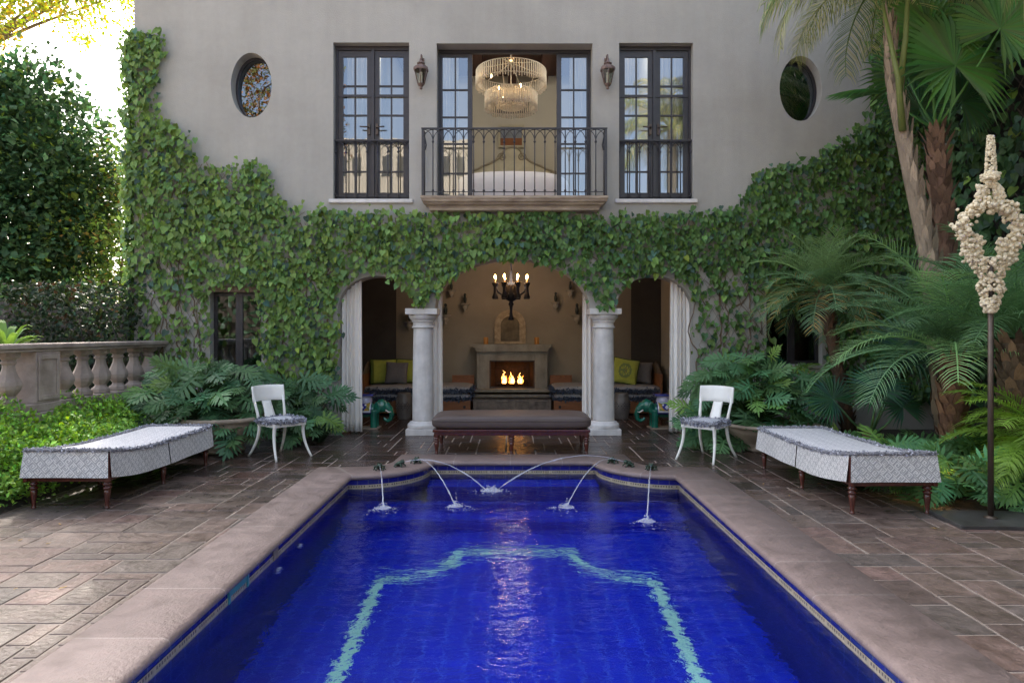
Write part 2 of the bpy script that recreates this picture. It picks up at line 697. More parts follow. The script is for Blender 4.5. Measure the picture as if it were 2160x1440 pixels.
# slate paving: random ashlar, every slab its own tint, tilt and height
U = .125
x0d, x1d, y0d, y1d = -4.44, 5.8, .9, 14.0
nx, ny = int((x1d - x0d) / U), int((y1d - y0d) / U)
occ = np.zeros((nx, ny), dtype=bool)
gx = x0d + (np.arange(nx) + .5) * U
gy = y0d + (np.arange(ny) + .5) * U
GX, GY = np.meshgrid(gx, gy, indexing='ij')
inner = [tuple(p + d * .2) for p, d in zip(PATH, ODIR)]
occ |= in_poly(GX.ravel(), GY.ravel(), inner).reshape(nx, ny)
occ |= (GY > 10.1) & ((GX < -2.95) | (GX > 2.95))
mb = MB()
sizes = [(3, 2), (3, 2), (4, 2), (2, 2), (2, 3), (4, 3), (3, 3), (5, 2), (2, 1), (3, 1)]
palette = [(.19, .14, .115), (.145, .11, .095), (.205, .155, .13), (.165, .128, .108), (.20, .142, .12), (.14, .118, .105), (.18, .142, .12), (.215, .162, .138), (.22, .15, .13), (.17, .14, .12)]
for j in range(ny):
    for i in range(nx):
        if occ[i, j]:
            continue
        random.shuffle(sizes)
        for sx_, sy_ in sizes + [(2, 1), (1, 2), (1, 1)]:
            if i + sx_ <= nx and j + sy_ <= ny and not occ[i:i + sx_, j:j + sy_].any():
                break
        occ[i:i + sx_, j:j + sy_] = True
        g = .0052
        xa, xb = x0d + i * U + g, x0d + (i + sx_) * U - g
        ya, yb = y0d + j * U + g, y0d + (j + sy_) * U - g
        jx = lambda: random.uniform(-.004, .004)
        t1, t2, z = random.uniform(-.002, .002), random.uniform(-.002, .002), random.uniform(-.001, .001)
        c = random.choice(palette)
        k = random.uniform(.82, 1.18)
        c = tuple(q * k for q in c)
        b = .006
        a = [(xa + jx(), ya + jx()), (xb + jx(), ya + jx()), (xb + jx(), yb + jx()), (xa + jx(), yb + jx())]
        mx_, my_ = (xa + xb) / 2, (ya + yb) / 2
        zz = lambda q: z + t1 * (q[0] - mx_) / .3 + t2 * (q[1] - my_) / .3
        top = [(q[0] + (b if q[0] < mx_ else -b), q[1] + (b if q[1] < my_ else -b), zz(q)) for q in a]
        bot = [(q[0], q[1], -.0075) for q in a]
        mb.add(top + bot, [(0, 1, 2, 3)] + [(4 + q, 4 + (q + 1) % 4, (q + 1) % 4, q) for q in range(4)], c)
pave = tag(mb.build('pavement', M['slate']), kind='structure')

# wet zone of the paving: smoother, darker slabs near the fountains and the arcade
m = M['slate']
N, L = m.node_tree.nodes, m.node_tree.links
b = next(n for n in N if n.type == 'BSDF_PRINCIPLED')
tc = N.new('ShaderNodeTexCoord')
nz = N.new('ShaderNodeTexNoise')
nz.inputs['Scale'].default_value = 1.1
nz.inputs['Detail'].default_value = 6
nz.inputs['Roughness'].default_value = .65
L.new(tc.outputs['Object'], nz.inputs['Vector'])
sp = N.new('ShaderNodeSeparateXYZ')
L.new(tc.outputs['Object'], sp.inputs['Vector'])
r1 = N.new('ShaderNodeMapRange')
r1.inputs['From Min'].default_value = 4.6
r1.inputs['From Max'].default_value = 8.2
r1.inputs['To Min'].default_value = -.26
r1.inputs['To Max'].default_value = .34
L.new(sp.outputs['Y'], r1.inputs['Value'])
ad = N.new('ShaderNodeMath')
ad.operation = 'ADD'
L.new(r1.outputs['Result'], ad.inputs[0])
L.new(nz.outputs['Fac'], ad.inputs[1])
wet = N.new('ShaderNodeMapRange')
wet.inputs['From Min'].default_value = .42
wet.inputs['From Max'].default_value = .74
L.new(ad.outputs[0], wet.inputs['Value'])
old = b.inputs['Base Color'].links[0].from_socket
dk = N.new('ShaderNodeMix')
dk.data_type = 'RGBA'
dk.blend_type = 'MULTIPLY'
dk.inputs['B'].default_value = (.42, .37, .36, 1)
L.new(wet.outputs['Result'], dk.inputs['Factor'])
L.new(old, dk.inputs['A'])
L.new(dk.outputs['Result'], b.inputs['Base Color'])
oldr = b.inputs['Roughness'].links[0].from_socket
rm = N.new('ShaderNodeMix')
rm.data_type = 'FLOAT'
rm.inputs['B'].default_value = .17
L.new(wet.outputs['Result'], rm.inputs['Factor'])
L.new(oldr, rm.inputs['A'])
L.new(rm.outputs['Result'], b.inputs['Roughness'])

# the pool
pool = thing('swimming_pool', 'cobalt blue tiled swimming pool with rounded corner shelves and rose stone edge', 'pool')
joints, s_ = [], .2
while s_ < ARC[-1]:
    joints.append(s_)
    s_ += random.uniform(.55, .8)
# finer path with joint strips for the coping
stone_cols = []
for _ in range(len(joints) + 2):
    k = random.uniform(.9, 1.1)
    stone_cols.append(tuple(q * k for q in random.choice([(.255, .188, .165), (.24, .178, .157), (.265, .198, .174), (.23, .168, .148)])))


def coping_build():
    mbc = MB()
    prof = [(.0, -.046), (-.034, -.046), (-.047, -.036), (-.052, -.022), (-.047, -.006), (-.034, .004), (-.012, .009), (.42, .009), (.423, -.01)]
    pts = []
    ji = 0
    for i in range(len(PATH) - 1):
        pts.append((ARC[i], PATH[i], ODIR[i]))
        while ji < len(joints) and ARC[i] < joints[ji] <= ARC[i + 1] - .012:
            for s in (joints[ji] - .005, joints[ji] + .005):
                t = (s - ARC[i]) / (ARC[i + 1] - ARC[i])
                if 0 < t < 1:
                    pts.append((s, PATH[i].lerp(PATH[i + 1], t), ODIR[i].lerp(ODIR[i + 1], t)))
            ji += 1
        while ji < len(joints) and joints[ji] <= ARC[i + 1]:
            ji += 1
    pts.append((ARC[-1], PATH[-1], ODIR[-1]))
    k = len(prof)
    for s, p, d in pts:
        for o_, z in prof:
            q = p + d * o_
            mbc.v.append((q.x, q.y, z))
    si = 0
    for i in range(len(pts) - 1):
        gap = abs(pts[i + 1][0] - pts[i][0] - .010) < .0004
        if gap:
            si += 1
        c = (.335, .275, .24) if gap else stone_cols[si % len(stone_cols)]
        for j in range(k - 1):
            mbc.f.append((i * k + j, i * k + j + 1, (i + 1) * k + j + 1, (i + 1) * k + j))
            mbc.c.append(c)
            mbc.sm.append(j < 7)
    return mbc


coping_build().build('coping', M['coping'], pool)
M['bluetile'] = tile_mat('glazed cobalt tile', (.012, .013, .17), (.02, .022, .26), (.10, .10, .22), .11, .12, .004)
M['basin'] = tile_mat('cobalt pool tile', (.002, .014, .52), (.003, .024, .66), (.05, .12, .72), .15, .3, .007)
M['basinwall'] = tile_mat('shaded cobalt wall tile', (.003, .005, .13), (.004, .008, .18), (.05, .07, .30), .15, .3, .006)  # same cobalt tile, darkened to carry the shade on the walls
mb = MB()
sweep(mb, [(.0, -.046), (.0, -.105)])
mb.build('tile_band', M['bluetile'], pool)
mb = MB()
M['border'] = mat('cream mosaic', (.95, .95, .95), .4, .12, 20, attr=True)
cream, dot = (.52, .44, .27), (.09, .065, .05)
sub = []
for i in range(len(PATH) - 1):
    n = max(1, int((ARC[i + 1] - ARC[i]) / .0115))
    for q in range(n):
        sub.append((PATH[i].lerp(PATH[i + 1], q / n), ODIR[i].lerp(ODIR[i + 1], q / n)))
sub.append((PATH[-1], ODIR[-1]))
lev = [-.105, -.113, -.129, -.16]
for p, d in sub:
    q = p + d * -.003
    for z in lev:
        mb.v.append((q.x, q.y, z))
for i in range(len(sub) - 1):
    tint = random.uniform(.85, 1.1)
    for j in range(3):
        mb.f.append((i * 4 + j, i * 4 + j + 1, i * 4 + 5 + j, i * 4 + 4 + j))
        c = cream if (j != 1 or i % 2 or (i // 2) % 9 == 0) else (dot if random.random() < .8 else (.2, .13, .06))
        mb.c.append(tuple(q * tint for q in c))
        mb.sm.append(False)
mb.build('mosaic_border', M['border'], pool)
ZF = -1.3
mb = MB()
sweep(mb, [(.0, -.16), (.0, ZF)])
mb.quad((PL, YN, -.01), (PR, YN, -.01), (PR, YN, ZF), (PL, YN, ZF))
mb.build('basin_wall', M['basinwall'], pool)
mb = MB()
vo, fo = cdt_sheet(pool_poly, [], 0)
mb.add([(v.x, v.y, ZF) for v in vo], fo)
mb.build('basin_floor', M['basin'], pool)
mb = MB()
for k, (yb, zt) in enumerate([(7.62, -.42), (7.24, -.70), (6.86, -.98)]):
    xa, xb = (AL + .004, AR - .004) if yb > 7.3 else (PL + .004, PR - .004)
    ya = Y2 - .004 if yb > 7.3 else 7.195
    mb.box(xa, xb, yb, ya, ZF + .01 * (k + 1), zt)
mb.build('step', M['basin'], pool)
# turquoise line of tiles on the pool floor
sl = MB()
st = [(-1.10, -.5), (-1.09, 5.68)]
for i in range(0, 11):
    a = -PI / 2 + PI / 2 * i / 10
    st.append((-1.09 + .62 * math.cos(a), 6.30 + .60 * math.sin(a)))
right = [(.03 + (.03 - x) + .03, y) for x, y in st][::-1]
line = [Vector(q) for q in st + right]
for i in range(len(line) - 1):
    pass
dn = offset_dirs(line)
for i in range(len(line) - 1):
    a0, a1 = line[i] + dn[i] * .045, line[i] - dn[i] * .045
    b0, b1 = line[i + 1] + dn[i + 1] * .045, line[i + 1] - dn[i + 1] * .045
    sl.quad((a0.x, a0.y, ZF + .006), (a1.x, a1.y, ZF + .006), (b1.x, b1.y, ZF + .006), (b0.x, b0.y, ZF + .006))
M['turq'] = tile_mat('turquoise tile', (.40, .84, .70), (.48, .88, .76), (.33, .7, .6), .05, .3, .003)
sl.build('floor_stripe', M['turq'], pool)
# skimmer mouth, little fill box and wall inlets on the left side
M['aqua'] = mat('aqua plastic', (.06, .30, .30), .35, .12, 10)
mb = MB()
for a, b_, z0, z1 in ((4.14, 4.165, -.15, -.046), (4.43, 4.455, -.15, -.046)):
    mb.box(PL - .01, PL + .012, a, b_, z0, z1)
mb.box(PL - .01, PL + .012, 4.165, 4.43, -.058, -.046)
mb.box(PL - .01, PL + .006, 4.165, 4.43, -.056, -.11, (.25, .35, .35))
mb.build('skimmer', M['aqua'], pool)
mb = MB()
mb.box(PL - .01, PL + .01, 4.93, 5.02, -.15, -.06)
mb.build('fill_spout', M['terra'], pool)
for y_, z_ in ((5.55, -.42), (5.05, -.46)):
    mb = MB()
    mb.lathe([(.045, 0), (.045, .012), (.03, .02), (.012, .022)], n=14, M=Matrix.Translation((PL, y_, z_)) @ Matrix.Rotation(R(90), 4, 'Y'))
    mb.build('wall_inlet', M['white'], pool)
# water surface
vo, fo = cdt_sheet([tuple(p - d * .001) for p, d in zip(PATH, ODIR)], [], 0)
mb = MB()
mb.add([(v.x, v.y, ZW) for v in vo], fo)
wo = tag(mb.build('water', water_mat()), kind='structure')

# ------------------------------------------------------------------ the house
house = thing('house', 'two storey grey stucco house with arcade, ivy and central balcony', 'house', (0, 10, 0))
H0 = Vector((0, -10, 0))


def hb(mbx, name, m, parent=None, **k):
    o = mbx.build(name, m, parent or house, **k)
    if parent is None:
        o.location = H0
    return o


FY, TH, ZT = 10.0, .36, 11.6
XL, XR = (283 - CX) / 144, 6.3


def arch(xa, xb, zs, za, n=24):
    cx_, hw = (xa + xb) / 2, (xb - xa) / 2
    return [(xa, -.02)] + [(cx_ - hw * math.cos(PI * i / n), zs + (za - zs) * math.sin(PI * i / n)) for i in range(n + 1)] + [(xb, -.02)]


def ell(cx_, cz, a, b_, n=40):
    return [(cx_ + a * math.cos(2 * PI * i / n), cz + b_ * math.sin(2 * PI * i / n)) for i in range(n)]


def rect(x0, x1, z0, z1):
    return [(x0, z0), (x1, z0), (x1, z1), (x0, z1)]


CL, CR = -1.312, 1.382                                     # column axes
ZS = 1.86
DOORS = [(-2.604, -1.493, 3.458, 5.75), (-1.09, 1.194, 3.458, 5.736), (1.583, 2.667, 3.458, 5.745)]
OV = [(*W(530, 180), .30, .475), (*W(1689, 187), .31, .475)]
SW = [(-4.41, -3.655, .97, 2.10), (3.74, 4.56, 1.04, 2.10)]
# one opening for the three arches (they meet on top of the columns)
aL, aC, aR = arch(-2.535, -1.40, ZS, 2.335), arch(-1.115, 1.150, ZS, 2.585, 40), arch(1.54, 2.655, ZS, 2.335)
arcade = [(-2.535, -.02)] + aL[1:-1] + aC[1:-1] + aR[1:-1] + [(2.655, -.02)]
holes = [arcade] + [rect(*d) for d in DOORS] + [rect(*d) for d in SW] + [ell(*o) for o in OV]
vo, fo = cdt_sheet([(XL, -.05), (XR, -.05), (XR, ZT), (XL, ZT)], [], 0)


def wall_with_holes(mbx, outer, holes_, y0, y1):
    # arcade opening reaches the floor: cut it out of the outline
    ol = [outer[0], (arcade[0][0], outer[0][1])] + arcade[1:-1] + [(arcade[-1][0], outer[0][1])] + outer[1:]
    v2, f2 = cdt_sheet(ol, holes_[1:], 0)
    mbx.add([(v.x, y0, v.y) for v in v2], f2)
    mbx.add([(v.x, y1, v.y) for v in v2], f2)
    for hpl in holes_:
        n = len(hpl)
        for i in range(n if hpl is not arcade else n - 1):
            a, b2 = hpl[i], hpl[(i + 1) % n]
            mbx.quad((a[0], y0, a[1]), (b2[0], y0, b2[1]), (b2[0], y1, b2[1]), (a[0], y1, a[1]))


mb = MB()
wall_with_holes(mb, [(XL, -.05), (XR, -.05), (XR, ZT), (XL, ZT)], holes, FY, FY + TH)
mb.quad((XL, FY, -.05), (XL, FY + 8, -.05), (XL, FY + 8, ZT), (XL, FY, ZT))
mb.quad((XR, FY, -.05), (XR, FY + 8, -.05), (XR, FY + 8, ZT), (XR, FY, ZT))
mb.quad((XL, FY + 8, -.05), (XR, FY + 8, -.05), (XR, FY + 8, ZT), (XL, FY + 8, ZT))
hb(mb, 'wall', M['stucco'])
mb = MB()
mb.box(XL - .15, XR + .15, FY - .12, FY + 8.15, ZT, ZT + .18)
hb(mb, 'roof', M['terra'])
# loggia and bedroom shells
mb = MB()
lx0, lx1, ly1, lz = -2.9, 2.9, 13.9, 3.15
mb.quad((lx0, FY + TH, -.02), (lx0, ly1, -.02), (lx0, ly1, lz), (lx0, FY + TH, lz))
mb.quad((lx1, FY + TH, -.02), (lx1, ly1, -.02), (lx1, ly1, lz), (lx1, FY + TH, lz))
mb.quad((lx0, ly1, -.02), (lx1, ly1, -.02), (lx1, ly1, lz), (lx0, ly1, lz))
mb.quad((lx0, FY + TH, lz), (lx1, FY + TH, lz), (lx1, ly1, lz), (lx0, ly1, lz))
hb(mb, 'loggia_wall', M['loggia'])
mb = MB()
bx0, bx1, by1, bz0, bz1 = -2.2, 2.3, 14.1, 3.455, 6.8
mb.box(XL + .02, XR - .02, FY + TH + .003, FY + 7.9, 3.2, bz0)
hb(mb, 'upper_floor', M['pine'])
mb = MB()
mb.quad((bx0, 11.3, bz0 + .004), (bx0, by1, bz0 + .004), (bx0, by1, bz1), (bx0, 11.3, bz1))
mb.quad((bx1, 11.3, bz0 + .004), (bx1, by1, bz0 + .004), (bx1, by1, bz1), (bx1, 11.3, bz1))
mb.quad((bx0, by1, bz0 + .004), (bx1, by1, bz0 + .004), (bx1, by1, bz1), (bx0, by1, bz1))
hb(mb, 'bedroom_wall', M['bedroom'])
mb = MB()
mb.quad((bx0 - .5, FY + TH, bz1), (bx1 + .5, FY + TH, bz1), (bx1 + .5, by1, bz1), (bx0 - .5, by1, bz1))
for k in range(7):
    x = -1.9 + k * .64
    mb.box(x - .08, x + .08, FY + TH + .05, by1 - .01, bz1 - .2, bz1 - .004)
hb(mb, 'ceiling', M['redwood'])
# side walls of the upper rooms behind the flanking doors, so they read dark
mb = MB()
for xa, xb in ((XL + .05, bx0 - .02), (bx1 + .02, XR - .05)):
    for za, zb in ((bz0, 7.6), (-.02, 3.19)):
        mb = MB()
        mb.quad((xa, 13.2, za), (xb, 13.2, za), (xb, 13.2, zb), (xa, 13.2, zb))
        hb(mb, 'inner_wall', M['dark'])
for xa in (-2.95, 2.95):  # unseen partitions added to keep bedroom lamp light out of the side rooms
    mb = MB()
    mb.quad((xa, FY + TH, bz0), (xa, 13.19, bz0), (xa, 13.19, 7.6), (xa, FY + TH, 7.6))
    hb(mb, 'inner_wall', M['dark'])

# columns
for cx_ in (CL, CR):
    mb = MB()
    cy = 10.18
    pr = [(.155, .19)]
    hgt = [(.158, .19), (.157, .5), (.153, .9), (.147, 1.3), (.141, 1.572)]
    for i in range(len(hgt) - 1):
        for j in range(8):
            t = j / 8
            pr.append((hgt[i][0] * (1 - t) + hgt[i + 1][0] * t, hgt[i][1] * (1 - t) + hgt[i + 1][1] * t))
    pr.append((.141, 1.572))
    mb.lathe(pr, (cx_, cy, 0), 40, cap=False)
    # drum joints
    col = hb(mb, 'column', M['column'])
    mb = MB()
    mb.box(cx_ - .228, cx_ + .228, cy - .228, cy + .228, .0, .092)
    mb.lathe([(.225, .094), (.232, .115), (.228, .15), (.205, .168), (.20, .172), (.198, .185), (.17, .19), (.157, .20)], (cx_, cy, 0), 40, cap=False)
    hb(mb, 'column_base', M['column'], bevel=.006).parent = house
    mb = MB()
    mb.lathe([(.142, 1.565), (.165, 1.572), (.170, 1.585), (.165, 1.598), (.150, 1.602), (.147, 1.655), (.162, 1.66), (.166, 1.672), (.168, 1.688), (.185, 1.70), (.205, 1.725), (.213, 1.752), (.206, 1.772)], (cx_, cy, 0), 40, cap=False)
    mb.box(cx_ - .232, cx_ + .232, cy - .232, cy + .232, 1.772, 1.858)
    hb(mb, 'capital', M['column'], bevel=.006)


# doors, windows
def leaf_mesh(mbx, x0, x1, z0, z1, y, cols, zs, st=.045, mu=.011, dep=.04, top=.06, bot=.10):
    """one glazed leaf: stiles, rails and muntins, butted so no faces share a plane"""
    mbx.box(x0, x0 + st, y, y + dep, z0, z1)
    mbx.box(x1 - st, x1, y, y + dep, z0, z1)
    mbx.box(x0 + st, x1 - st, y + .002, y + dep - .002, z1 - top, z1)
    mbx.box(x0 + st, x1 - st, y + .002, y + dep - .002, z0, z0 + bot)
    for c in range(1, cols):
        x = x0 + st + (x1 - x0 - 2 * st) * c / cols
        mbx.box(x - mu, x + mu, y + .006, y + dep - .006, z0 + bot, z1 - top)
    for zz in zs:
        mbx.box(x0 + st, x1 - st, y + .003, y + dep - .003, zz - mu, zz + mu)


def railing(mbx, x0, x1, z0, z1, y, n, za=.17, r=.009):
    s = (x1 - x0) / n
    mbx.box(x0 - .02, x1 + .02, y - .016, y + .016, z1 - .012, z1 + .008)
    mbx.box(x0 - .01, x1 + .01, y - .008, y + .008, z0 + .05, z0 + .062)
    for i in range(n + 1):
        x = x0 + i * s
        mbx.tube([(x, y, z0 + .004), (x, y, z1 - .012)], r, 6)
        for zc in (z1 - za, z0 + .075):
            mbx.sphere((x, y, zc), (.018, .018, .02), 8, 6)
        for sg in (-1, 1):
            if 0 <= i + sg <= n:
                pts = [(x + sg * s * (1 - math.cos(a)), y + sg * .006, z1 - za + (za - .014) * math.sin(a)) for a in np.linspace(0, PI / 2, 7)]
                mbx.tube(pts, .006, 5)


def french_door(x0, x1, z0, z1, y=10.12):
    e = .003
    mbx = MB()
    mbx.box(x0 + e, x0 + .035, y, y + .07, z0 + e, z1 - e)
    mbx.box(x1 - .035, x1 - e, y, y + .07, z0 + e, z1 - e)
    mbx.box(x0 + .035, x1 - .035, y + .002, y + .068, z1 - .06, z1 - e)
    mbx.box(x0 + .035, x1 - .035, y + .002, y + .068, z0 + e, z0 + .03)
    mid = (x0 + x1) / 2
    mbx.box(mid - .02, mid + .02, y - .012, y + .02, z0 + .03, z1 - .06)
    hgt = z1 - z0
    zs = [z0 + hgt * q for q in (.19, .385, .555, .685, .745)]
    for a, b2 in ((x0 + .037, mid - .021), (mid + .021, x1 - .037)):
        leaf_mesh(mbx, a, b2, z0 + .032, z1 - .062, y + .022, 2, zs, st=.07, top=.09, bot=.09)
    mbx.box(x0 + .037, x1 - .037, y + .008, y + .018, z0 + hgt * .672, z0 + hgt * .68)
    d = hb(mbx, 'french_door', M['frame'])
    pm = MB()
    pm.quad((x0 + .04, y + .044, z0 + .04), (x1 - .04, y + .044, z0 + .04), (x1 - .04, y + .044, z1 - .07), (x0 + .04, y + .044, z1 - .07))
    hb(pm, 'pane', M['glass'], d)
    for sg in (-1, 1):
        hm = MB()
        xh, zh = mid + sg * .06, z0 + hgt * .47
        hm.box(xh - .018, xh + .018, y - .006, y + .02, zh - .1, zh + .06)
        hm.tube([(xh, y - .004, zh), (xh, y - .05, zh), (xh + sg * .03, y - .055, zh), (xh + sg * .12, y - .055, zh + .005)], .011, 6)
        hb(hm, 'handle', M['bronze'], d)
    rm_ = MB()
    railing(rm_, x0 + .015, x1 - .015, z0 + .005, z0 + hgt * .385, 10.075, 7)
    hb(rm_, 'window_railing', M['iron'], d)
    s = MB()
    s.box(x0 - .06, x1 + .06, 9.955, 10.11, z0 - .062, z0 - .003)
    hb(s, 'sill', M['column'], bevel=.012)


french_door(*DOORS[0])
french_door(*DOORS[2])
x0, x1, z0, z1 = DOORS[1]
y = 10.22
mb = MB()
mb.box(x0 + .003, x0 + .03, y, y + .07, z0 + .003, z1 - .003)
mb.box(x1 - .03, x1 - .003, y, y + .07, z0 + .003, z1 - .003)
mb.box(x0 + .03, x1 - .03, y + .002, y + .068, z1 - .05, z1 - .003)
hgt = z1 - z0
zs = [z0 + hgt * q for q in (.19, .385, .56, .74)]
d = hb(mb, 'balcony_door', M['frame'])
for a, b2 in ((x0 + .032, x0 + .475), (x1 - .475, x1 - .032)):
    lm = MB()
    leaf_mesh(lm, a, b2, z0 + .01, z1 - .052, y + .02, 2, zs, st=.03 if a < 0 else .03, top=.05, bot=.03)
    inner_x = b2 if a < 0 else a
    lm.box(inner_x - .035, inner_x + .035, y + .012, y + .066, z0 + .012, z1 - .055)
    hb(lm, 'door_leaf', M['frame'], d)
    pm = MB()
    pm.quad((a, y + .04, z0 + .02), (b2, y + .04, z0 + .02), (b2, y + .04, z1 - .06), (a, y + .04, z1 - .06))
    hb(pm, 'pane', M['glass'], d)
# balcony
mb = MB()
bl, br_ = (887 - CX) * 9.72 / F, (1283 - CX) * 9.72 / F
zt = 3.452
prof = [(0, 0), (0, -.035), (.012, -.045), (.018, -.075), (.05, -.095), (.056, -.11), (.10, -.135), (.115, -.16), (.115, -.185), (.16, -.20)]
vs_, fs_ = [], []
for d_, z_ in prof:
    vs_ += [(bl + d_, 10.0, zt + z_), (bl + d_, 9.70 + d_, zt + z_), (br_ - d_, 9.70 + d_, zt + z_), (br_ - d_, 10.0, zt + z_)]
for i in range(len(prof) - 1):
    for j in range(3):
        fs_.append((i * 4 + j, i * 4 + j + 1, i * 4 + 5 + j, i * 4 + 4 + j))
fs_ += [(0, 1, 2, 3), tuple(len(vs_) - 4 + q for q in (3, 2, 1, 0))]
mb.add(vs_, fs_)
M['balcony'] = mat('stained balcony stone', (.22, .16, .11), .8, .3, 3, .4, 40, col2=(.50, .40, .29), stretch=(1, 1, 4))
bal = hb(mb, 'balcony', M['balcony'])
mb = MB()
railing(mb, bl + .03, br_ - .03, zt + .002, 4.415, 9.74, 18, .19, .0085)
for x in (bl + .03, br_ - .03):
    mb.box(x - .016, x + .016, 9.724, 9.756, zt + .003, 4.41)
    mb.box(x - .011, x + .011, 9.757, 9.995, 4.403, 4.422)
    mb.box(x - .006, x + .006, 9.757, 9.995, zt + .052, zt + .064)
    for yy in (9.86, 9.96):
        mb.tube([(x, yy, zt + .003), (x, yy, 4.40)], .0085, 6)
    sg = 1 if x < 0 else -1
    mb.tube([(x, 9.9, 4.36), (x + sg * .015, 9.9, 4.30), (x + sg * .03, 9.9, 4.22), (x + sg * .015, 9.9, 4.16), (x, 9.9, 4.15)], .011, 6)
hb(mb, 'balcony_railing', M['iron'], bal)

# oval windows
for k, (cx_, cz, a, b_) in enumerate(OV):
    mb = MB()
    yo = 10.17
    o_, i_ = ell(cx_, cz, a - .003, b_ - .003), ell(cx_, cz, a - .035, b_ - .035)
    n = len(o_)
    for q in range(n):
        q2 = (q + 1) % n
        mb.quad((o_[q][0], yo, o_[q][1]), (o_[q2][0], yo, o_[q2][1]), (i_[q2][0], yo, i_[q2][1]), (i_[q][0], yo, i_[q][1]))
        mb.quad((i_[q][0], yo, i_[q][1]), (i_[q2][0], yo, i_[q2][1]), (i_[q2][0], yo + .05, i_[q2][1]), (i_[q][0], yo + .05, i_[q][1]))
    d = hb(mb, 'oval_window', M['frame'])
    pm = MB()
    pm.add([(p[0], yo + .03, p[1]) for p in i_], [tuple(range(n))])
    hb(pm, 'pane', M['glass'], d)
# ground floor windows
for k, (x0, x1, z0, z1) in enumerate(SW):
    mb = MB()
    yo = 10.12
    leaf_mesh(mb, x0 + .003, (x0 + x1) / 2, z0 + .003, z1 - .003, yo, 1, [], st=.05, top=.05, bot=.05)
    leaf_mesh(mb, (x0 + x1) / 2 + .002, x1 - .003, z0 + .003, z1 - .003, yo, 1, [], st=.05, top=.05, bot=.05)
    d = hb(mb, 'window', M['frame'])
    pm = MB()
    pm.quad((x0 + .04, yo + .02, z0 + .04), (x1 - .04, yo + .02, z0 + .04), (x1 - .04, yo + .02, z1 - .04), (x0 + .04, yo + .02, z1 - .04))
    hb(pm, 'pane', M['glass'], d)
    lm = MB()
    lm.box(x0 - .04, x1 + .04, 9.985, 10.1, z1 - .002, z1 + .085)
    hb(lm, 'lintel', M['bark'])
    s = MB()
    s.box(x0 - .04, x1 + .04, 9.96, 10.115, z0 - .06, z0 - .002)
    hb(s, 'sill', M['stucco'], bevel=.01)
# ------------------------------------------------------------------ furniture on the terrace
KEY = ["11111110", "00000010", "01111010", "01001010", "01011010", "01000010", "01111110", "00000000"]
LIGHT, DARKC = (.84, .82, .78), (.43, .42, .41)


def key_col(u, v, p=.058):
    a, b_ = (u + v) / math.sqrt(2) / p * 8, (v - u) / math.sqrt(2) / p * 8
    r_ = int(math.floor(b_ / 8))
    a += 4 * (r_ % 2)
    return LIGHT if KEY[int(b_ % 8)][int(a % 8)] == '1' else DARKC


def key_light(u, v):
    c = key_col(u, v)
    return (.74, .73, .73) if c is LIGHT else (.52, .51, .52)


def turned_leg(mbx, x, y, h, r=.036, col=None, z0=0.0):
    pr = [(.5, 0), (.62, .02), (.5, .05), (.42, .07), (.52, .2), (.7, .42), (.82, .58), (.62, .61), (.95, .64), (1.0, .67), (.95, .70), (.62, .72), (.62, .74), (1.0, .77), (1.05, .80), (1.0, .83), (.7, .85), (.85, .87), (.95, .92), (.95, 1)]
    mbx.lathe([(a * r, z0 + b_ * h) for a, b_ in pr], (x, y, 0), 14, col)


def tufts(path, n, size, spread, colA, colB, name, m, parent, closed=True, down=-.2):
    pts = np.array(path)
    nxt = np.roll(pts, -1, axis=0) if closed else pts[1:]
    base = pts if closed else pts[:-1]
    ln = np.linalg.norm(nxt - base, axis=1)
    i = rng.choice(len(base), n, p=ln / ln.sum())
    t = rng.random((n, 1))
    pos = base[i] * (1 - t) + nxt[i] * t + rng.normal(0, spread, (n, 3))
    d = rng.normal(0, 1, (n, 3)) + np.array([0, 0, down])
    nr = rng.normal(0, 1, (n, 3))
    Ms = frames(d, nr, size * rng.uniform(.6, 1.3, n))
    k = rng.random((n, 1))
    cols = np.array(colA) * (1 - k) + np.array(colB) * k
    tv = [(-.28, 0, 0), (.28, 0, 0), (.2, 1, .15), (-.2, 1, .15)]
    return bulk(name, m, tv, [(0, 1, 2, 3)], Ms, pos, cols, parent)


def rounded_path(hw, y0_, y1_, r, zf, n=5, step=.08):
    pts = []
    for cx_, cy_, a0 in ((hw - r, y0_ + r, -90), (hw - r, y1_ - r, 0), (-hw + r, y1_ - r, 90), (-hw + r, y0_ + r, 180)):
        for i in range(n + 1):
            a = R(a0 + 90 * i / n)
            pts.append((cx_ + r * math.cos(a), cy_ + r * math.sin(a)))
    out = []
    for i, p in enumerate(pts):
        q = pts[(i + 1) % len(pts)]
        k = max(1, int(math.hypot(q[0] - p[0], q[1] - p[1]) / step))
        for j in range(k):
            out.append((p[0] + (q[0] - p[0]) * j / k, p[1] + (q[1] - p[1]) * j / k))
    return [(x, y_, zf(y_)) for x, y_ in out]


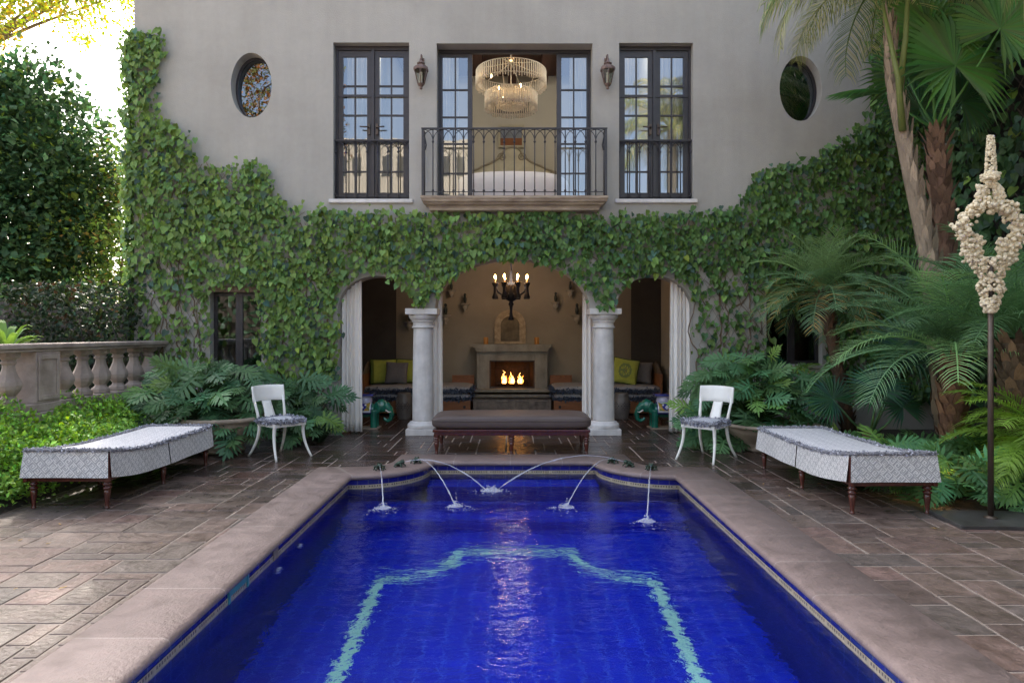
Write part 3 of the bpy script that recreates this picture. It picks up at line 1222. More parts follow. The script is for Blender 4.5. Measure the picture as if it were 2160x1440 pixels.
def make_daybed():
    t = thing('daybed', '', 'daybed')
    HW, L_ = .362, 1.0

    def zt_(y_):
        s = (y_ + L_) / (2 * L_)
        return .437 + .075 * max(0, 1 - s / .42) ** 2 + .012 * max(0, (s - .7) / .3) ** 2

    mb = MB()
    mb.grid(lambda u, v: (-HW + .01 + (2 * HW - .02) * u, -L_ + .01 + (2 * L_ - .02) * v, zt_(-L_ + 2 * L_ * v) + .03 * (1 - abs(2 * u - 1) ** 4) * (1 - abs(2 * v - 1) ** 8) - .012),
            60, 150, cfn=lambda u, v: key_light(u * .77, v * 2.04))
    mb.build('mattress', M['greek'], t)
    hgt = .215

    def panel(ax, s, a0, a1, nm='skirt'):
        n_u, n_v = int(abs(a1 - a0) / .0062), 34

        def fn(u, v):
            q = a0 + (a1 - a0) * u
            fl = .004 + .022 * v + .006 * math.sin(q * 9 + s) * v
            if ax == 'y':
                return (q * (1 + .045 * v), s * (L_ + fl), zt_(s * L_) - .02 - hgt * v)
            return (s * (HW + fl), q, zt_(q) - .02 - hgt * v)
        m2 = MB()
        m2.grid(fn, n_u, n_v, cfn=lambda u, v: key_col(u * abs(a1 - a0) + s, v * hgt))
        m2.build(nm, M['greek'], t)
    panel('y', -1, -HW + .004, HW - .004)
    panel('y', 1, -HW + .004, HW - .004)
    for s in (-1, 1):
        panel('x', s, -L_ + .012, -.01)
        panel('x', s, .01, L_ - .012)
    # wooden frame with the corner posts seen in the slits
    mb = MB()
    mb.box(-HW + .02, HW - .02, -L_ + .02, L_ - .02, .235, .40)
    for x in (-HW + .012, HW - .012):
        for y_ in (-L_ + .012, L_ - .012):
            mb.box(x - .016, x + .016, y_ - .016, y_ + .016, .236, zt_(y_) - .03)
    mb.build('frame', M['mahogany'], t, bevel=.004)
    for x in (-.315, .315):
        for y_ in (-.94, 0, .94):
            m2 = MB()
            turned_leg(m2, x, y_, .262 if y_ < -.5 else .236)
            m2.build('leg', M['mahogany'], t)
    path = rounded_path(HW + .002, -L_ - .002, L_ + .002, .05, lambda y_: zt_(y_) - .004)
    f = MB((1, 1, 1))
    f.tube(path + [path[0]], .015, 7)
    fo_ = f.build('fringe', M['fringe'], t)
    tf_ = tufts(path, 5200, .020, .006, (.8, .8, .85), (2.5, 2.5, 2.6), 'tassels', M['fringe'], fo_)
    return t


DB = make_daybed()
DB.location = (-3.775, 6.79, 0)
DB['label'] = 'white greek key daybed beside the leafy ground cover and stone balustrade'
DB['group'] = 'greek key daybeds by the pool'
dup(DB, (3.135, 6.62, 0), R(1.0), 'white greek key daybed in front of the palms near the coral sculpture', DB['group'])


def make_chair():
    t = thing('klismos_chair', '', 'chair')
    for sx_, sy_, nm in ((-1, -1, 0), (1, -1, 0), (-1, 1, 0), (1, 1, 0)):
        mb = MB()
        pts, rad = [], []
        for i in range(11):
            s = i / 10
            z = .425 * (1 - s)
            if sy_ < 0:
                x, y_ = sx_ * (.195 + .045 * s ** 2), -.185 - .10 * s ** 1.7 + .03 * math.sin(PI * s)
            else:
                x, y_ = sx_ * (.175 + .045 * s ** 2), .175 + .16 * s ** 1.7 - .02 * math.sin(PI * s)
            pts.append((x, y_, z))
            rad.append(.023 - .010 * s)
        mb.tube(pts, rad, 8)
        mb.build('leg', M['white'], t)
    mb = MB()
    mb.prism([(-.215, -.215), (.215, -.215), (.195, .195), (-.195, .195)], .385, .425, 'z')
    mb.build('seat_frame', M['white'], t, bevel=.008)
    mb = MB()
    for s in (-1, 1):
        mb.tube([(s * .178, .178, .41), (s * .185, .195, .52), (s * .195, .225, .62), (s * .2, .255, .72)], [.021, .018, .016, .015], 8)
    mb.build('back_post', M['white'], t)
    mb = MB()
    mb.grid(lambda u, v: ((u - .5) * (.15 - .045 * v + .05 * max(0, v - .7)), .195 + .075 * v + .03 * v * v, .42 + .245 * v), 4, 8)
    o = mb.build('splat', M['white'], t)
    sd = o.modifiers.new('thick', 'SOLIDIFY')
    sd.thickness = .016
    mb = MB()

    def tab(u, v):
        a = (u - .5) * 1.5
        return (.31 * math.sin(a), .03 + .305 * math.cos(a) - .03 + .03 * v, .66 + .19 * v + .006 * math.cos(a * 2))
    mb.grid(tab, 20, 4)
    o = mb.build('back_panel', M['white'], t)
    sd = o.modifiers.new('thick', 'SOLIDIFY')
    sd.thickness = .022
    o.modifiers.new('bev', 'BEVEL').width = .004
    mb = MB()
    mb.grid(lambda u, v: ((u - .5) * (.43 - .03 * v), -.205 + .40 * v, .45 + .035 * (1 - abs(2 * u - 1) ** 3) * (1 - abs(2 * v - 1) ** 3)), 12, 12)
    cu = mb.build('seat_cushion', M['shag'], t)
    path = rounded_path(.205, -.215, .195, .05, lambda y_: .447, 4, .04)
    f = MB((1, 1, 1))
    f.tube(path + [path[0]], .023, 8)
    fr = f.build('fringe', M['fringe'], t)
    tufts(path, 2600, .03, .010, (.6, .6, .7), (2.1, 2.15, 2.3), 'tassels', M['fringe'], fr)
    return t


CH = make_chair()
CH.location = (-2.80, 8.29, 0)
CH.rotation_euler.z = R(52)
CH['label'] = 'ivory klismos chair with fringed cushion beside the leafy stone pot and daybed at left'
CH['group'] = 'klismos chairs on the terrace'
dup(CH, (2.32, 8.12, 0), R(-44), 'ivory klismos chair with fringed cushion standing before the right white drape', CH['group'])

# bench
t = thing('bench', 'long taupe upholstered bench on turned mahogany legs before the arcade', 'bench', (.005, 8.82, 0))
mb = MB()
BW, BD = 1.0, .36


def cush(u, v):
    # superellipse box
    th, ph = 2 * PI * u, PI * (v - .5)
    f = lambda c, e: math.copysign(abs(c) ** e, c)
    return (BW * f(math.cos(th), .12) * f(math.cos(ph), .3), BD * f(math.sin(th), .2) * f(math.cos(ph), .3), .385 + .095 * f(math.sin(ph), .55))


mb.grid(cush, 80, 24)
mb.build('cushion', M['taupe'], t)
mb = MB()
pp = [(BW * .985 * math.copysign(abs(math.cos(a)) ** .12, math.cos(a)), BD * .985 * math.copysign(abs(math.sin(a)) ** .2, math.sin(a)), .408) for a in np.linspace(0, 2 * PI, 81)]
mb.tube([(x * 1.012, y_ * 1.02, z) for x, y_, z in pp], .006, 5)
mb.build('piping', M['taupe'], t)
mb = MB()
mb.box(-.965, .965, -.335, .335, .225, .262)
mb.box(-.98, .98, -.35, .35, .265, .30)
mb.build('rail', M['mahogany'], t, bevel=.006)
for x in (-.935, 0, .935):
    for y_ in (-.30, .30):
        m2 = MB()
        turned_leg(m2, x, y_, .232, .04)
        m2.build('leg', M['mahogany'], t)

# ------------------------------------------------------------------ loggia
def drape(name, label, x0, x1, yc, z0, z1, folds, depth, m, gather=0.0, flare=0.0, group=None, cat='curtain'):
    mb_ = MB()
    ph = random.uniform(0, 6)

    def fn(u, v):
        x = x0 + (x1 - x0) * u
        xm = (x0 + x1) / 2
        x = xm + (x - xm) * (1 + flare * (1 - v)) + .012 * math.sin(u * folds * 6.28 * 1.3 + ph)
        a = u * folds * 2 * PI
        yy = yc + depth * (math.sin(a + ph + .4 * math.sin(3 * v)) * .7 + .3 * math.sin(2.3 * a + ph)) * (.65 + .35 * (1 - v))
        return (x, yy, z0 + (z1 - z0) * v)
    mb_.grid(fn, int(folds * 14), 16)
    o = mb_.build(name, m)
    sd = o.modifiers.new('thick', 'SOLIDIFY')
    sd.thickness = .004
    return tag(o, label, cat, group)


g = 'ivory drapes of the arcade'
drape('curtain', 'broad ivory drape hanging in the left arch beside the ivy', -2.55, -2.24, 10.19, .03, 2.36, 5.0, .06, M['drape'], flare=.10, group=g)
drape('curtain', 'narrow ivory drape behind the left column in the central arch', -1.20, -1.06, 10.43, .03, 2.4, 2.5, .035, M['drape'], flare=.25, group=g)
drape('curtain', 'narrow ivory drape behind the right column in the central arch', 1.10, 1.25, 10.43, .03, 2.4, 2.5, .035, M['drape'], flare=.15, group=g)
drape('curtain', 'broad ivory drape hanging in the right arch behind the klismos chair', 2.37, 2.67, 10.19, .03, 2.36, 5.0, .06, M['drape'], flare=.10, group=g)
# sheers upstairs
g = 'sheer curtains upstairs'
for x0_, x1_, lb in ((-2.52, -2.10, 'sheer white curtain behind the left leaf of the left french window'), (-1.98, -1.83, 'thin sheer strip at the meeting stiles of the left french window'),
                     (-1.09, -.80, 'sheer white curtain behind the left glazed leaf of the balcony door'), (.90, 1.20, 'sheer white curtain behind the right glazed leaf of the balcony door'),
                     (1.60, 1.95, 'sheer white curtain in the left half of the right french window'), (2.24, 2.62, 'sheer white curtain in the right half of the right french window')):
    drape('sheer_curtain', lb, x0_, x1_, 10.46, 3.47, 5.9, 6, .03, M['sheer'], group=g)

M['mantel'] = mat('greyed limed mantel', (.20, .19, .155), .8, .25, 4, .4, 40, col2=(.40, .38, .32), stretch=(1, 1, .5))
M['soot'] = mat('sooted fire brick', (.012, .008, .006), .9, .3, 8, .4, 30, col2=(.035, .02, .015))
fp = thing('fireplace', 'limed stone fireplace with a lit gas fire at the loggia back wall', 'fireplace', (.02, 13.62, 0))
mb = MB()
mb.box(-.70, -.45, -.10, .277, .40, 1.13)
mb.box(.45, .70, -.10, .277, .40, 1.13)
mb.box(-.449, .449, -.098, .277, .955, 1.13)
mb.box(-.64, -.47, -.112, -.101, .45, 1.08)
mb.box(.47, .64, -.112, -.101, .45, 1.08)
mb.build('surround', M['mantel'], fp, bevel=.005)
mb = MB()
pr = [(-.70, 1.132), (.70, 1.132), (.72, 1.16), (.735, 1.20), (.79, 1.235), (.79, 1.275), (-.79, 1.275), (-.79, 1.235), (-.735, 1.20), (-.72, 1.16)]
mb.prism(pr, -.17, .277, 'y')
mb.build('mantel_shelf', M['mantel'], fp, bevel=.005)
mb = MB()
mb.box(-.78, .78, -.2, .277, .335, .398)
mb.build('hearth', M['mantel'], fp, bevel=.005)
mb = MB()
mb.quad((-.449, -.05, .4), (-.35, .26, .4), (-.35, .26, .954), (-.449, -.05, .954))
mb.quad((.449, -.05, .4), (.35, .26, .4), (.35, .26, .954), (.449, -.05, .954))
mb.quad((-.35, .26, .4), (.35, .26, .4), (.35, .26, .954), (-.35, .26, .954))
mb.quad((-.449, -.05, .401), (.449, -.05, .401), (.35, .26, .401), (-.35, .26, .401))
mb.build('firebox', M['soot'], fp)
mb = MB()
mb.box(-.44, .44, -.07, -.055, .93, .953)
mb.box(-.449, -.43, -.07, -.055, .402, .93)
mb.box(.43, .449, -.07, -.055, .402, .93)
mb.box(-.43, .43, -.07, -.055, .402, .43)
mb.build('fire_screen_frame', M['iron'], fp)
mb = MB()
for k in range(6):
    x = -.2 + k * .08
    mb.tube([(x - .1, .08 + .03 * (k % 2), .47 + .02 * (k % 3)), (x + .1, .11 - .02 * (k % 2), .49 + .012 * k)], .03, 8)
for k in range(7):
    mb.box(-.25 + k * .08, -.238 + k * .08, -.01, .18, .42, .435)
mb.build('logs', M['soot'], fp)
M['flame'] = mat('flame', (.8, .3, .05), .9, .1, 5, emis=(1, .30, .04), estr=1.0)
M['flamecore'] = mat('flame core', (.9, .6, .2), .9, .1, 5, emis=(1, .5, .12), estr=1.5)
for xc, hh in ((-.16, .26), (0, .23), (.16, .22)):
    fl, fc = MB(), MB()
    for k in range(9):
        x, yv = xc + random.uniform(-.055, .055), .06 + random.uniform(-.03, .05)
        h_ = hh * random.uniform(.35, .75)
        s = random.uniform(-.03, .03)
        fl.tube([(x, yv, .49), (x + s * .6, yv, .49 + h_ * .3), (x - s * .3, yv, .49 + h_ * .65), (x + s, yv, .49 + h_)], [.008, .014, .008, .001], 6)
    for q_ in range(3):
        hq = hh * (1, .62, .45)[q_]
        xs_ = xc + (0, -.026, .03)[q_]
        wv = [xs_ + random.uniform(-.014, .014) * (i_ / 3) for i_ in range(8)]
        fc.tube([(wv[i_], .03 + .01 * q_, .49 + hq * i_ / 7) for i_ in range(8)], [r_ * random.uniform(.7, 1.35) for r_ in (.009, .013, .014, .011, .009, .007, .004, .001)], 7)
    fc.tube([(xc + .02, .035, .49), (xc + .03, .03, .49 + hh * .3), (xc + .015, .03, .49 + hh * .6)], [.012, .016, .001], 8)
    a = fl.build('flame', M['flame'], fp)
    fc.build('flame_core', M['flamecore'], a)


def lamp(name, loc, watt, col, r, par=None):
    l = bpy.data.lights.new(name, 'POINT')
    l.energy = watt
    l.color = col
    l.shadow_soft_size = r
    o = bpy.data.objects.new(name, l)
    o.location = loc
    if par:
        o.parent = par
    COL.objects.link(o)
    return o


lamp('fire_light', (.02, 13.58, .66), .35, (1, .42, .12), .06)

# carved chest in front of the hearth
M['darkwood'] = mat('dark carved wood', (.10, .075, .055), .35, .4, 9, .3, 40, col2=(.27, .21, .16), coat=.4)
t = thing('chest', 'low dark panelled chest with glossy top before the fireplace', 'chest', (.02, 12.95, 0))
mb = MB()
mb.box(-.72, .72, -.30, .30, .02, .28)
mb.build('body', M['darkwood'], t)
mb = MB()
mb.box(-.76, .76, -.335, .335, .282, .315)
mb.build('top', mat('polished dark top', (.02, .014, .01), .07, .2, 3, coat=1.0), t, bevel=.006)
for k in range(4):
    x = -.54 + k * .36
    mb = MB()
    for a, b_, c_, d_ in ((-.12, .12, .06, .08), (-.12, .12, .22, .24), (-.12, -.10, .08, .22), (.10, .12, .08, .22)):
        mb.box(x + a, x + b_, -.325, -.302, c_, d_)
    mb.prism([(x - .07, .105), (x + .07, .105), (x + .07, .195), (x - .07, .195)], -.318, -.302, 'y')
    mb.build('carved_panel', M['mantel'] if False else M['darkwood'], t, bevel=.004)

# arched frame over the mantel
M['gilt'] = mat('worn gilt wood', (.26, .205, .125), .6, .4, 14, .4, 60, col2=(.52, .43, .29))
t = thing('arched_frame', 'round topped gilt wooden frame standing on the mantel shelf', 'frame', (-.02, 13.82, 1.277))


def arch_out(w_, h_, n=16):
    return [(-w_, 0)] + [(-w_ * math.cos(PI * i / n), h_ - w_ + w_ * math.sin(PI * i / n)) for i in range(n + 1)] + [(w_, 0)]


mb = MB()
for wo_, wi_, ho, hi, yb in ((.315, .265, .69, .645, -.03), (.264, .225, .64, .60, -.045), (.224, .19, .595, .56, -.03)):
    A, B = arch_out(wo_, ho), arch_out(wi_, hi)
    B = [(x, z + .05 if i in (0, len(B) - 1) else z) for i, (x, z) in enumerate(B)]
    for i in range(len(A) - 1):
        mb.quad((A[i][0], yb, A[i][1]), (A[i + 1][0], yb, A[i + 1][1]), (B[i + 1][0], yb, B[i + 1][1]), (B[i][0], yb, B[i][1]))
        mb.quad((A[i][0], .04, A[i][1]), (A[i + 1][0], .04, A[i + 1][1]), (A[i + 1][0], yb, A[i + 1][1]), (A[i][0], yb, A[i][1]))
        mb.quad((B[i][0], yb, B[i][1]), (B[i + 1][0], yb, B[i + 1][1]), (B[i + 1][0], .02, B[i + 1][1]), (B[i][0], .02, B[i][1]))
    mb.box(-wo_ + .002, wo_ - .002, yb + .002, .03, .0, .055)
mb.build('moulding', M['gilt'], t)
mb = MB()
mb.prism(arch_out(.19, .56), .0, .02, 'y')
mb.build('panel', mat('aged painted panel', (.06, .045, .02), .6, .4, 5, col2=(.2, .16, .09)), t)
# candles
g = 'pillar candles on the mantel'
M['wax'] = mat('amber wax', (.55, .27, .07), .5, .1, 8, trans=.2)
for x, lb in ((-.50, 'amber pillar candle on the mantel left of the arched frame'), (.51, 'amber pillar candle on the mantel right of the arched frame')):
    mb = MB()
    mb.lathe([(.045, 0), (.047, .005), (.046, .13), (.040, .138), (.02, .132)], n=18)
    t = thing('candle', lb, 'candle', (x, 13.55, 1.277), group=g)
    mb.build('wax', M['wax'], t)
    mb = MB()
    mb.tube([(0, 0, .13), (.002, 0, .15)], .002, 5)
    mb.build('wick', M['soot'], t)

# bracket shelves with little dark birds
M['bird'] = mat('dark bronze bird', (.03, .045, .045), .5, .3, 20)
first = None
g = 'wall brackets with dark birds'
for px, py, Y, s, lb in ((981, 640, 13.78, 1, 'wall bracket with dark bird, middle of three left of the fireplace'), (952, 612, 13.78, .9, 'wall bracket with dark bird, highest left of the fireplace'),
                         (940, 664, 13.78, 1.15, 'wall bracket with dark bird behind the left central drape, lowest of its three'), (1172, 637, 13.78, 1, 'wall bracket with dark bird, nearest to the right of the arched frame'),
                         (1203, 612, 13.78, .9, 'wall bracket with dark bird, highest right of the fireplace'), (1217, 664, 13.78, 1.15, 'wall bracket with dark bird, lowest right of the fireplace'),
                         (863, 678, 13.78, 1.1, 'wall bracket with dark bird in the left bay beside the column')):
    p = P(px, py, Y)
    if first is None:
        t = thing('wall_bracket', lb, 'bracket', p, group=g)
        mb = MB()
        mb.lathe([(.01, -.17), (.03, -.155), (.022, -.13), (.05, -.10), (.06, -.07), (.045, -.05), (.085, -.025), (.10, -.02), (.10, 0)], n=14, sy=.7)
        mb.box(-.03, .03, .03, .118, -.12, -.001)
        mb.build('corbel', M['mantel'], t)
        mb = MB()
        mb.sphere((0, 0, .085), (.032, .05, .075), 10, 8)
        mb.sphere((0, -.02, .17), (.026, .03, .03), 10, 6)
        mb.tube([(0, -.045, .17), (0, -.08, .16)], [.01, .002], 5)
        mb.tube([(0, .03, .06), (0, .06, -.01 + .02)], [.03, .012], 6)
        mb.build('bird', M['bird'], t)
        first = t
    else:
        t = dup(first, p, 0, lb, g)
    t.scale = (s, s, s)

# iron chandelier of the loggia
M['bulb'] = mat('glowing bulb', (1, .7, .4), .5, .05, 5, emis=(1, .46, .13), estr=28)
M['candletube'] = mat('drip candle tube', (.75, .55, .3), .6, .1, 9, emis=(1, .5, .15), estr=.12)  # bulb glow put into the tube as faint emission
M['black'] = mat('black wrought iron', (.012, .012, .018), .5, .3, 12, .3, 60)
t = thing('loggia_chandelier', 'black iron chandelier with lit candle bulbs hanging in the arcade', 'chandelier', (.0, 12.0, 0))
mb = MB()
mb.lathe([(.005, 1.72), (.055, 1.73), (.03, 1.80), (.022, 1.90), (.03, 1.97), (.05, 2.0), (.03, 2.05), (.10, 2.09), (.125, 2.15), (.10, 2.24), (.12, 2.32), (.09, 2.36), (.03, 2.40), (.02, 2.62), (.012, 3.15)], n=14)
mb.build('stem', M['black'], t)
for k in range(8):
    a = R(22.5 + 45 * k)
    ca, sa = math.cos(a), math.sin(a)
    r_ = .30
    mb = MB()
    mb.tube([(.07 * ca, .07 * sa, 2.2), (.16 * ca, .16 * sa, 2.16), (.25 * ca, .25 * sa, 2.22), (r_ * ca, r_ * sa, 2.34)], .014, 6)
    mb.lathe([(.05, 2.10), (.055, 2.12), (.03, 2.2), (.026, 2.30), (.055, 2.35), (.06, 2.37), (.02, 2.375)], (r_ * ca, r_ * sa, 0), 10)
    arm = mb.build('arm', M['black'], t)
    mb = MB()
    mb.tube([(r_ * ca, r_ * sa, 2.37), (r_ * ca, r_ * sa, 2.445)], .011, 8)
    mb.build('candle_tube', M['candletube'], arm)
    mb = MB()
    mb.lathe([(.004, 2.446), (.018, 2.468), (.016, 2.485), (.003, 2.515)], (r_ * ca, r_ * sa, 0), 8)
    mb.build('bulb', M['bulb'], arm)
lamp('chandelier_light', (0, 12.0, 2.62), 4.2, (1, .90, .80), .25)

# inner daybeds
M['mattress'] = mat('grey linen', (.36, .355, .36), .95, .15, 30, .2, 120)
M['bluefringe'] = mat('slate blue fringe', (.07, .09, .12), .95, .4, 60, .5, 120, attr=True)
t = thing('loggia_daybed', 'low pine daybed with fringed grey mattresses left of the fireplace', 'daybed', (-1.735, 13.0, 0), group='pine daybeds in the loggia')
mb = MB()
mb.box(-.99, .99, -.50, .62, .03, .262)
mb.build('base', M['pine'], t, bevel=.006)
for k in range(4):
    x = -.74 + k * .49
    mb = MB()
    mb.box(x - .21, x + .21, -.514, -.502, .06, .235)
    dd = mb.build('drawer_front', M['pine'], t, bevel=.004)
    mb = MB()
    mb.box(x + .13, x + .175, -.522, -.5155, .12, .17)
    mb.build('stud', M['black'], dd)
for z0_, z1_ in ((.264, .395), (.40, .53)):
    mb = MB()
    zc, hz = (z0_ + z1_) / 2, (z1_ - z0_) / 2

    def mt(u, v, zc=zc, hz=hz):
        th, ph = 2 * PI * u, PI * (v - .5)
        f = lambda c, e: math.copysign(abs(c) ** e, c)
        return (.985 * f(math.cos(th), .12) * f(math.cos(ph), .3), .06 + .56 * f(math.sin(th), .2) * f(math.cos(ph), .3), zc + hz * f(math.sin(ph), .6))
    mb.grid(mt, 48, 14)
    mm = mb.build('mattress', M['mattress'], t)
    pth = [(.99 * math.copysign(abs(math.cos(a)) ** .12, math.cos(a)), .06 + .565 * math.copysign(abs(math.sin(a)) ** .2, math.sin(a)), z0_ + .035) for a in np.linspace(0, 2 * PI, 60)[:-1]]
    tufts(pth, 2600, .05, .012, (.8, .8, .9), (1.7, 1.7, 1.8), 'fringe', M['bluefringe'], mm)
mb = MB()
mb.box(.56, 1.0, .625, .66, .03, .66)
m2 = MB()
m2.box(-1.0, -.96, -.50, .62, .264, .74)
m2.build('headboard', M['pine'], t, bevel=.004)
for k in range(5):
    mb.sphere((.60 + k * .09, .617, .625), (.017, .012, .017), 8, 6, )
mb.build('headrail', M['pine'], t, bevel=.004)
mb = MB()
pr = [(-.48, .74), (-.35, .80), (-.2, .90), (0, .96), (.2, .90), (.35, .80), (.5, .74)]
mb.prism([(y_, z) for y_, z in pr], -.995, -.965, 'x')
mb.build('carved_crest', M['darkwood'], t, bevel=.004)
d2 = dup(t, (1.775, 13.0, 0), 0, 'low pine daybed with fringed grey mattresses right of the fireplace', 'pine daybeds in the loggia', -1)


def pillow(name, label, loc, w_, h_, th, m, rz, tilt, roll=0, band=None, cfn=None, group=None):
    t = thing(name, label, 'cushion', loc, group=group)
    mb_ = MB()

    def fn_(sg):
        def fn(u, v):
            x, z = 2 * u - 1, 2 * v - 1
            e = max(0, (1 - x ** 4) * (1 - z ** 4)) ** .55
            pin = 1 - .07 * (1 - abs(z)) * abs(x) ** 3 - 0
            pz = 1 - .07 * (1 - abs(x)) * abs(z) ** 3
            return (w_ / 2 * x * pin, sg * th / 2 * e, h_ / 2 * z * pz + h_ / 2)
        return fn
    for sg in (-1, 1):
        mb_.grid(fn_(sg), 24, 24, cfn=cfn)
    M4 = Matrix.Rotation(R(rz), 4, 'Z') @ Matrix.Rotation(R(tilt), 4, 'X') @ Matrix.Translation((0, 0, h_ / 2)) @ Matrix.Rotation(R(roll), 4, 'Y') @ Matrix.Translation((0, 0, -h_ / 2))
    mb_.xf(M4)
    mb_.build('cover', m, t)
    if band:
        pm = MB()
        pth = [(w_ / 2 * a, 0, h_ / 2 * b_ + h_ / 2) for a, b_ in ((-1, -1), (0, -.95), (1, -1), (.95, 0), (1, 1), (0, .95), (-1, 1), (-.95, 0), (-1, -1))]
        pm.tube(pth, .012, 6)
        pm.xf(M4)
        pm.build('piping', band, t)
    return t


M['lime'] = mat('yellow green velvet', (.42, .46, .07), .9, .12, 12, attr=True, sheen=.3)
M['green'] = mat('dark green velvet', (.06, .10, .012), .9, .12, 12)
M['greyc'] = mat('grey linen cushion', (.17, .165, .165), .95, .1, 20, .2, 120)
g = 'cushions on the loggia daybeds'
pillow('cushion', 'yellow green cushion at the far left of the left daybed', (-2.42, 12.98, .545), .5, .46, .15, M['lime'], 14, -14, 0, M['green'], cfn=lambda u, v: (.35, .45, .3) if u < .13 else (1, 1, 1), group=g)
pillow('cushion', 'yellow green cushion half hidden by the left column', (-1.98, 13.1, .545), .5, .46, .15, M['lime'], -6, -14, 0, M['green'], cfn=lambda u, v: (.35, .45, .3) if u > .9 else (1, 1, 1), group=g)
pillow('cushion', 'grey square cushion propped between the yellow green ones', (-2.16, 12.85, .545), .42, .42, .14, M['greyc'], 4, -16, 3, group=g)


def medal(u, v):
    r_ = math.hypot((u - .5) * 1.15, v - .5)
    return (.45, .55, 1.2) if .20 < r_ < .30 or (r_ < .2 and int(math.atan2(v - .5, u - .5) * 4) % 2) else ((.9, .55, 1.0) if r_ < .12 else (1, 1, 1))


pillow('cushion', 'yellow green cushion with round medallion leaning on the right daybed', (2.15, 12.86, .545), .48, .48, .15, M['lime'], -8, -16, 10, M['green'], cfn=medal, group=g)
pillow('cushion', 'grey cushion behind the medallion cushion at right', (2.46, 13.0, .545), .44, .42, .15, M['greyc'], -14, -15, 4, group=g)
pillow('cushion', 'grey cushion mostly hidden behind the right column', (1.86, 13.1, .545), .4, .4, .14, M['greyc'], 4, -15, 0, group=g)

# pierced garden stools
t = thing('garden_stool', 'grey pierced ceramic drum stool beside the left column', 'stool', (-1.87, 11.95, 0), group='pierced garden stools')
mb = MB()
mb.lathe([(.105, 0), (.118, .015), (.115, .04), (.135, .10), (.148, .2), (.148, .26), (.135, .36), (.115, .42), (.118, .44), (.105, .455), (.02, .46)], n=24)
M['stool'] = mat('grey glazed pottery', (.12, .105, .09), .35, .3, 6, .2, 50, col2=(.22, .195, .17))
mb.build('body', M['stool'], t)
mb = MB()
for ang in (-90, -60, -120, 0, 180):
    for dx, dz in ((0, .06), (0, -.06), (.05, 0), (-.05, 0), (.025, .03), (-.025, .03), (.025, -.03), (-.025, -.03), (0, 0)):
        a = R(ang) + dx / .148
        mb.sphere((.1475 * math.cos(a), .1475 * math.sin(a), .235 + dz), .009, 6, 4)
mb.build('piercing', M['black'], t)
dup(t, (1.935, 11.95, 0), R(40), 'grey pierced ceramic drum stool beside the right column', 'pierced garden stools')

# ceramic elephants
t = thing('elephant_stool', 'green glazed ceramic elephant stool facing right by the left drape', 'elephant stool', (-2.30, 10.74, 0), group='green ceramic elephants')
mb = MB()
mb.sphere((0, 0, .29), (.235, .145, .13), 20, 14)
for x in (-.15, .155):
    for y_ in (-.085, .085):
        mb.tube([(x, y_, .3), (x, y_, .16), (x, y_, .05), (x, y_, .022)], [.07, .056, .052, .06], 12)
mb.sphere((.265, 0, .355), (.105, .095, .11), 18, 12)
mb.tube([(.33, 0, .37), (.395, 0, .30), (.425, 0, .22), (.41, 0, .15), (.36, 0, .12), (.315, 0, .14), (.30, 0, .175)], [.07, .055, .044, .037, .032, .028, .022], 12)
for s in (-1, 1):
    mb.sphere((.215, s * .115, .34), (.06, .02, .10), 12, 8, M=Matrix.Rotation(s * .35, 3, 'Z'))
mb.tube([(-.23, 0, .32), (-.255, 0, .2)], [.015, .012], 6)
M['jade'] = mat('jade green glaze', (.004, .10, .065), .1, .35, 6, coat=1.0, col2=(.012, .22, .14))
bd = mb.build('body', M['jade'], t)
rm_ = bd.modifiers.new('fuse', 'REMESH')
rm_.mode = 'VOXEL'
rm_.voxel_size = .009
rm_.use_smooth_shade = True
sm_ = bd.modifiers.new('soft', 'SMOOTH')
sm_.iterations = 4
mb = MB()
for s in (-1, 1):
    mb.tube([(.335, s * .06, .295), (.39, s * .068, .262), (.425, s * .06, .27)], [.013, .010, .003], 8)
mb.build('tusks', M['white'], t)


def blanket(mbx, lo, hi, x0, x1, gr, cf=None):
    mbx.grid(lambda u, v: (x0 + (x1 - x0) * u, (.145 + gr) * math.sin(lo + (hi - lo) * v) * math.sqrt(max(0, 1 - ((x0 + (x1 - x0) * u) / .25) ** 2 * .35)),
                           .29 + (.13 + gr) * math.cos(lo + (hi - lo) * v) * math.sqrt(max(0, 1 - ((x0 + (x1 - x0) * u) / .25) ** 2 * .35))), 20, 40, cfn=cf)


M['saddle'] = mat('painted saddle cloth', (1, 1, 1), .15, .05, 10, attr=True, coat=.8)


def sad(u, v):
    e = min(u, 1 - u, v, 1 - v)
    if e < .06:
        return (.012, .02, .14)
    if e < .1:
        return (.7, .7, .72)
    if math.hypot(u - .45, (abs(v - .5) - .3) * 2.2) < .09 or math.hypot(u - .65, (abs(v - .5) - .22) * 2.2) < .07:
        return (.75, .76, .85)
    if math.hypot(u - .5, (abs(v - .5) - .27) * 2) < .2:
        return (.03, .04, .28)
    return (.50, .33, .05) if int(u * 9 + v * 13) % 3 else (.22, .24, .06)


mb = MB()
blanket(mb, -1.95, 1.95, -.14, .13, .012, sad)
o = mb.build('saddle_cloth', M['saddle'], t)
o.modifiers.new('t', 'SOLIDIFY').thickness = .008
mb = MB()
mb.lathe([(.11, .40), (.12, .43), (.115, .455), (.105, .50), (.13, .515)], n=20, col=(.55, .55, .72))
mb.box(-.155, .155, -.135, .135, .516, .55, (.05, .06, .28))
mb.build('seat', M['saddle'], t, bevel=.008)
mb = MB()
mb.box(-.22, .235, -.15, .15, 0, .024)
mb.build('plinth', M['terra'], t, bevel=.005)
dup(t, (2.40, 10.74, 0), R(180), 'green glazed ceramic elephant stool facing left by the right drape', 'green ceramic elephants')

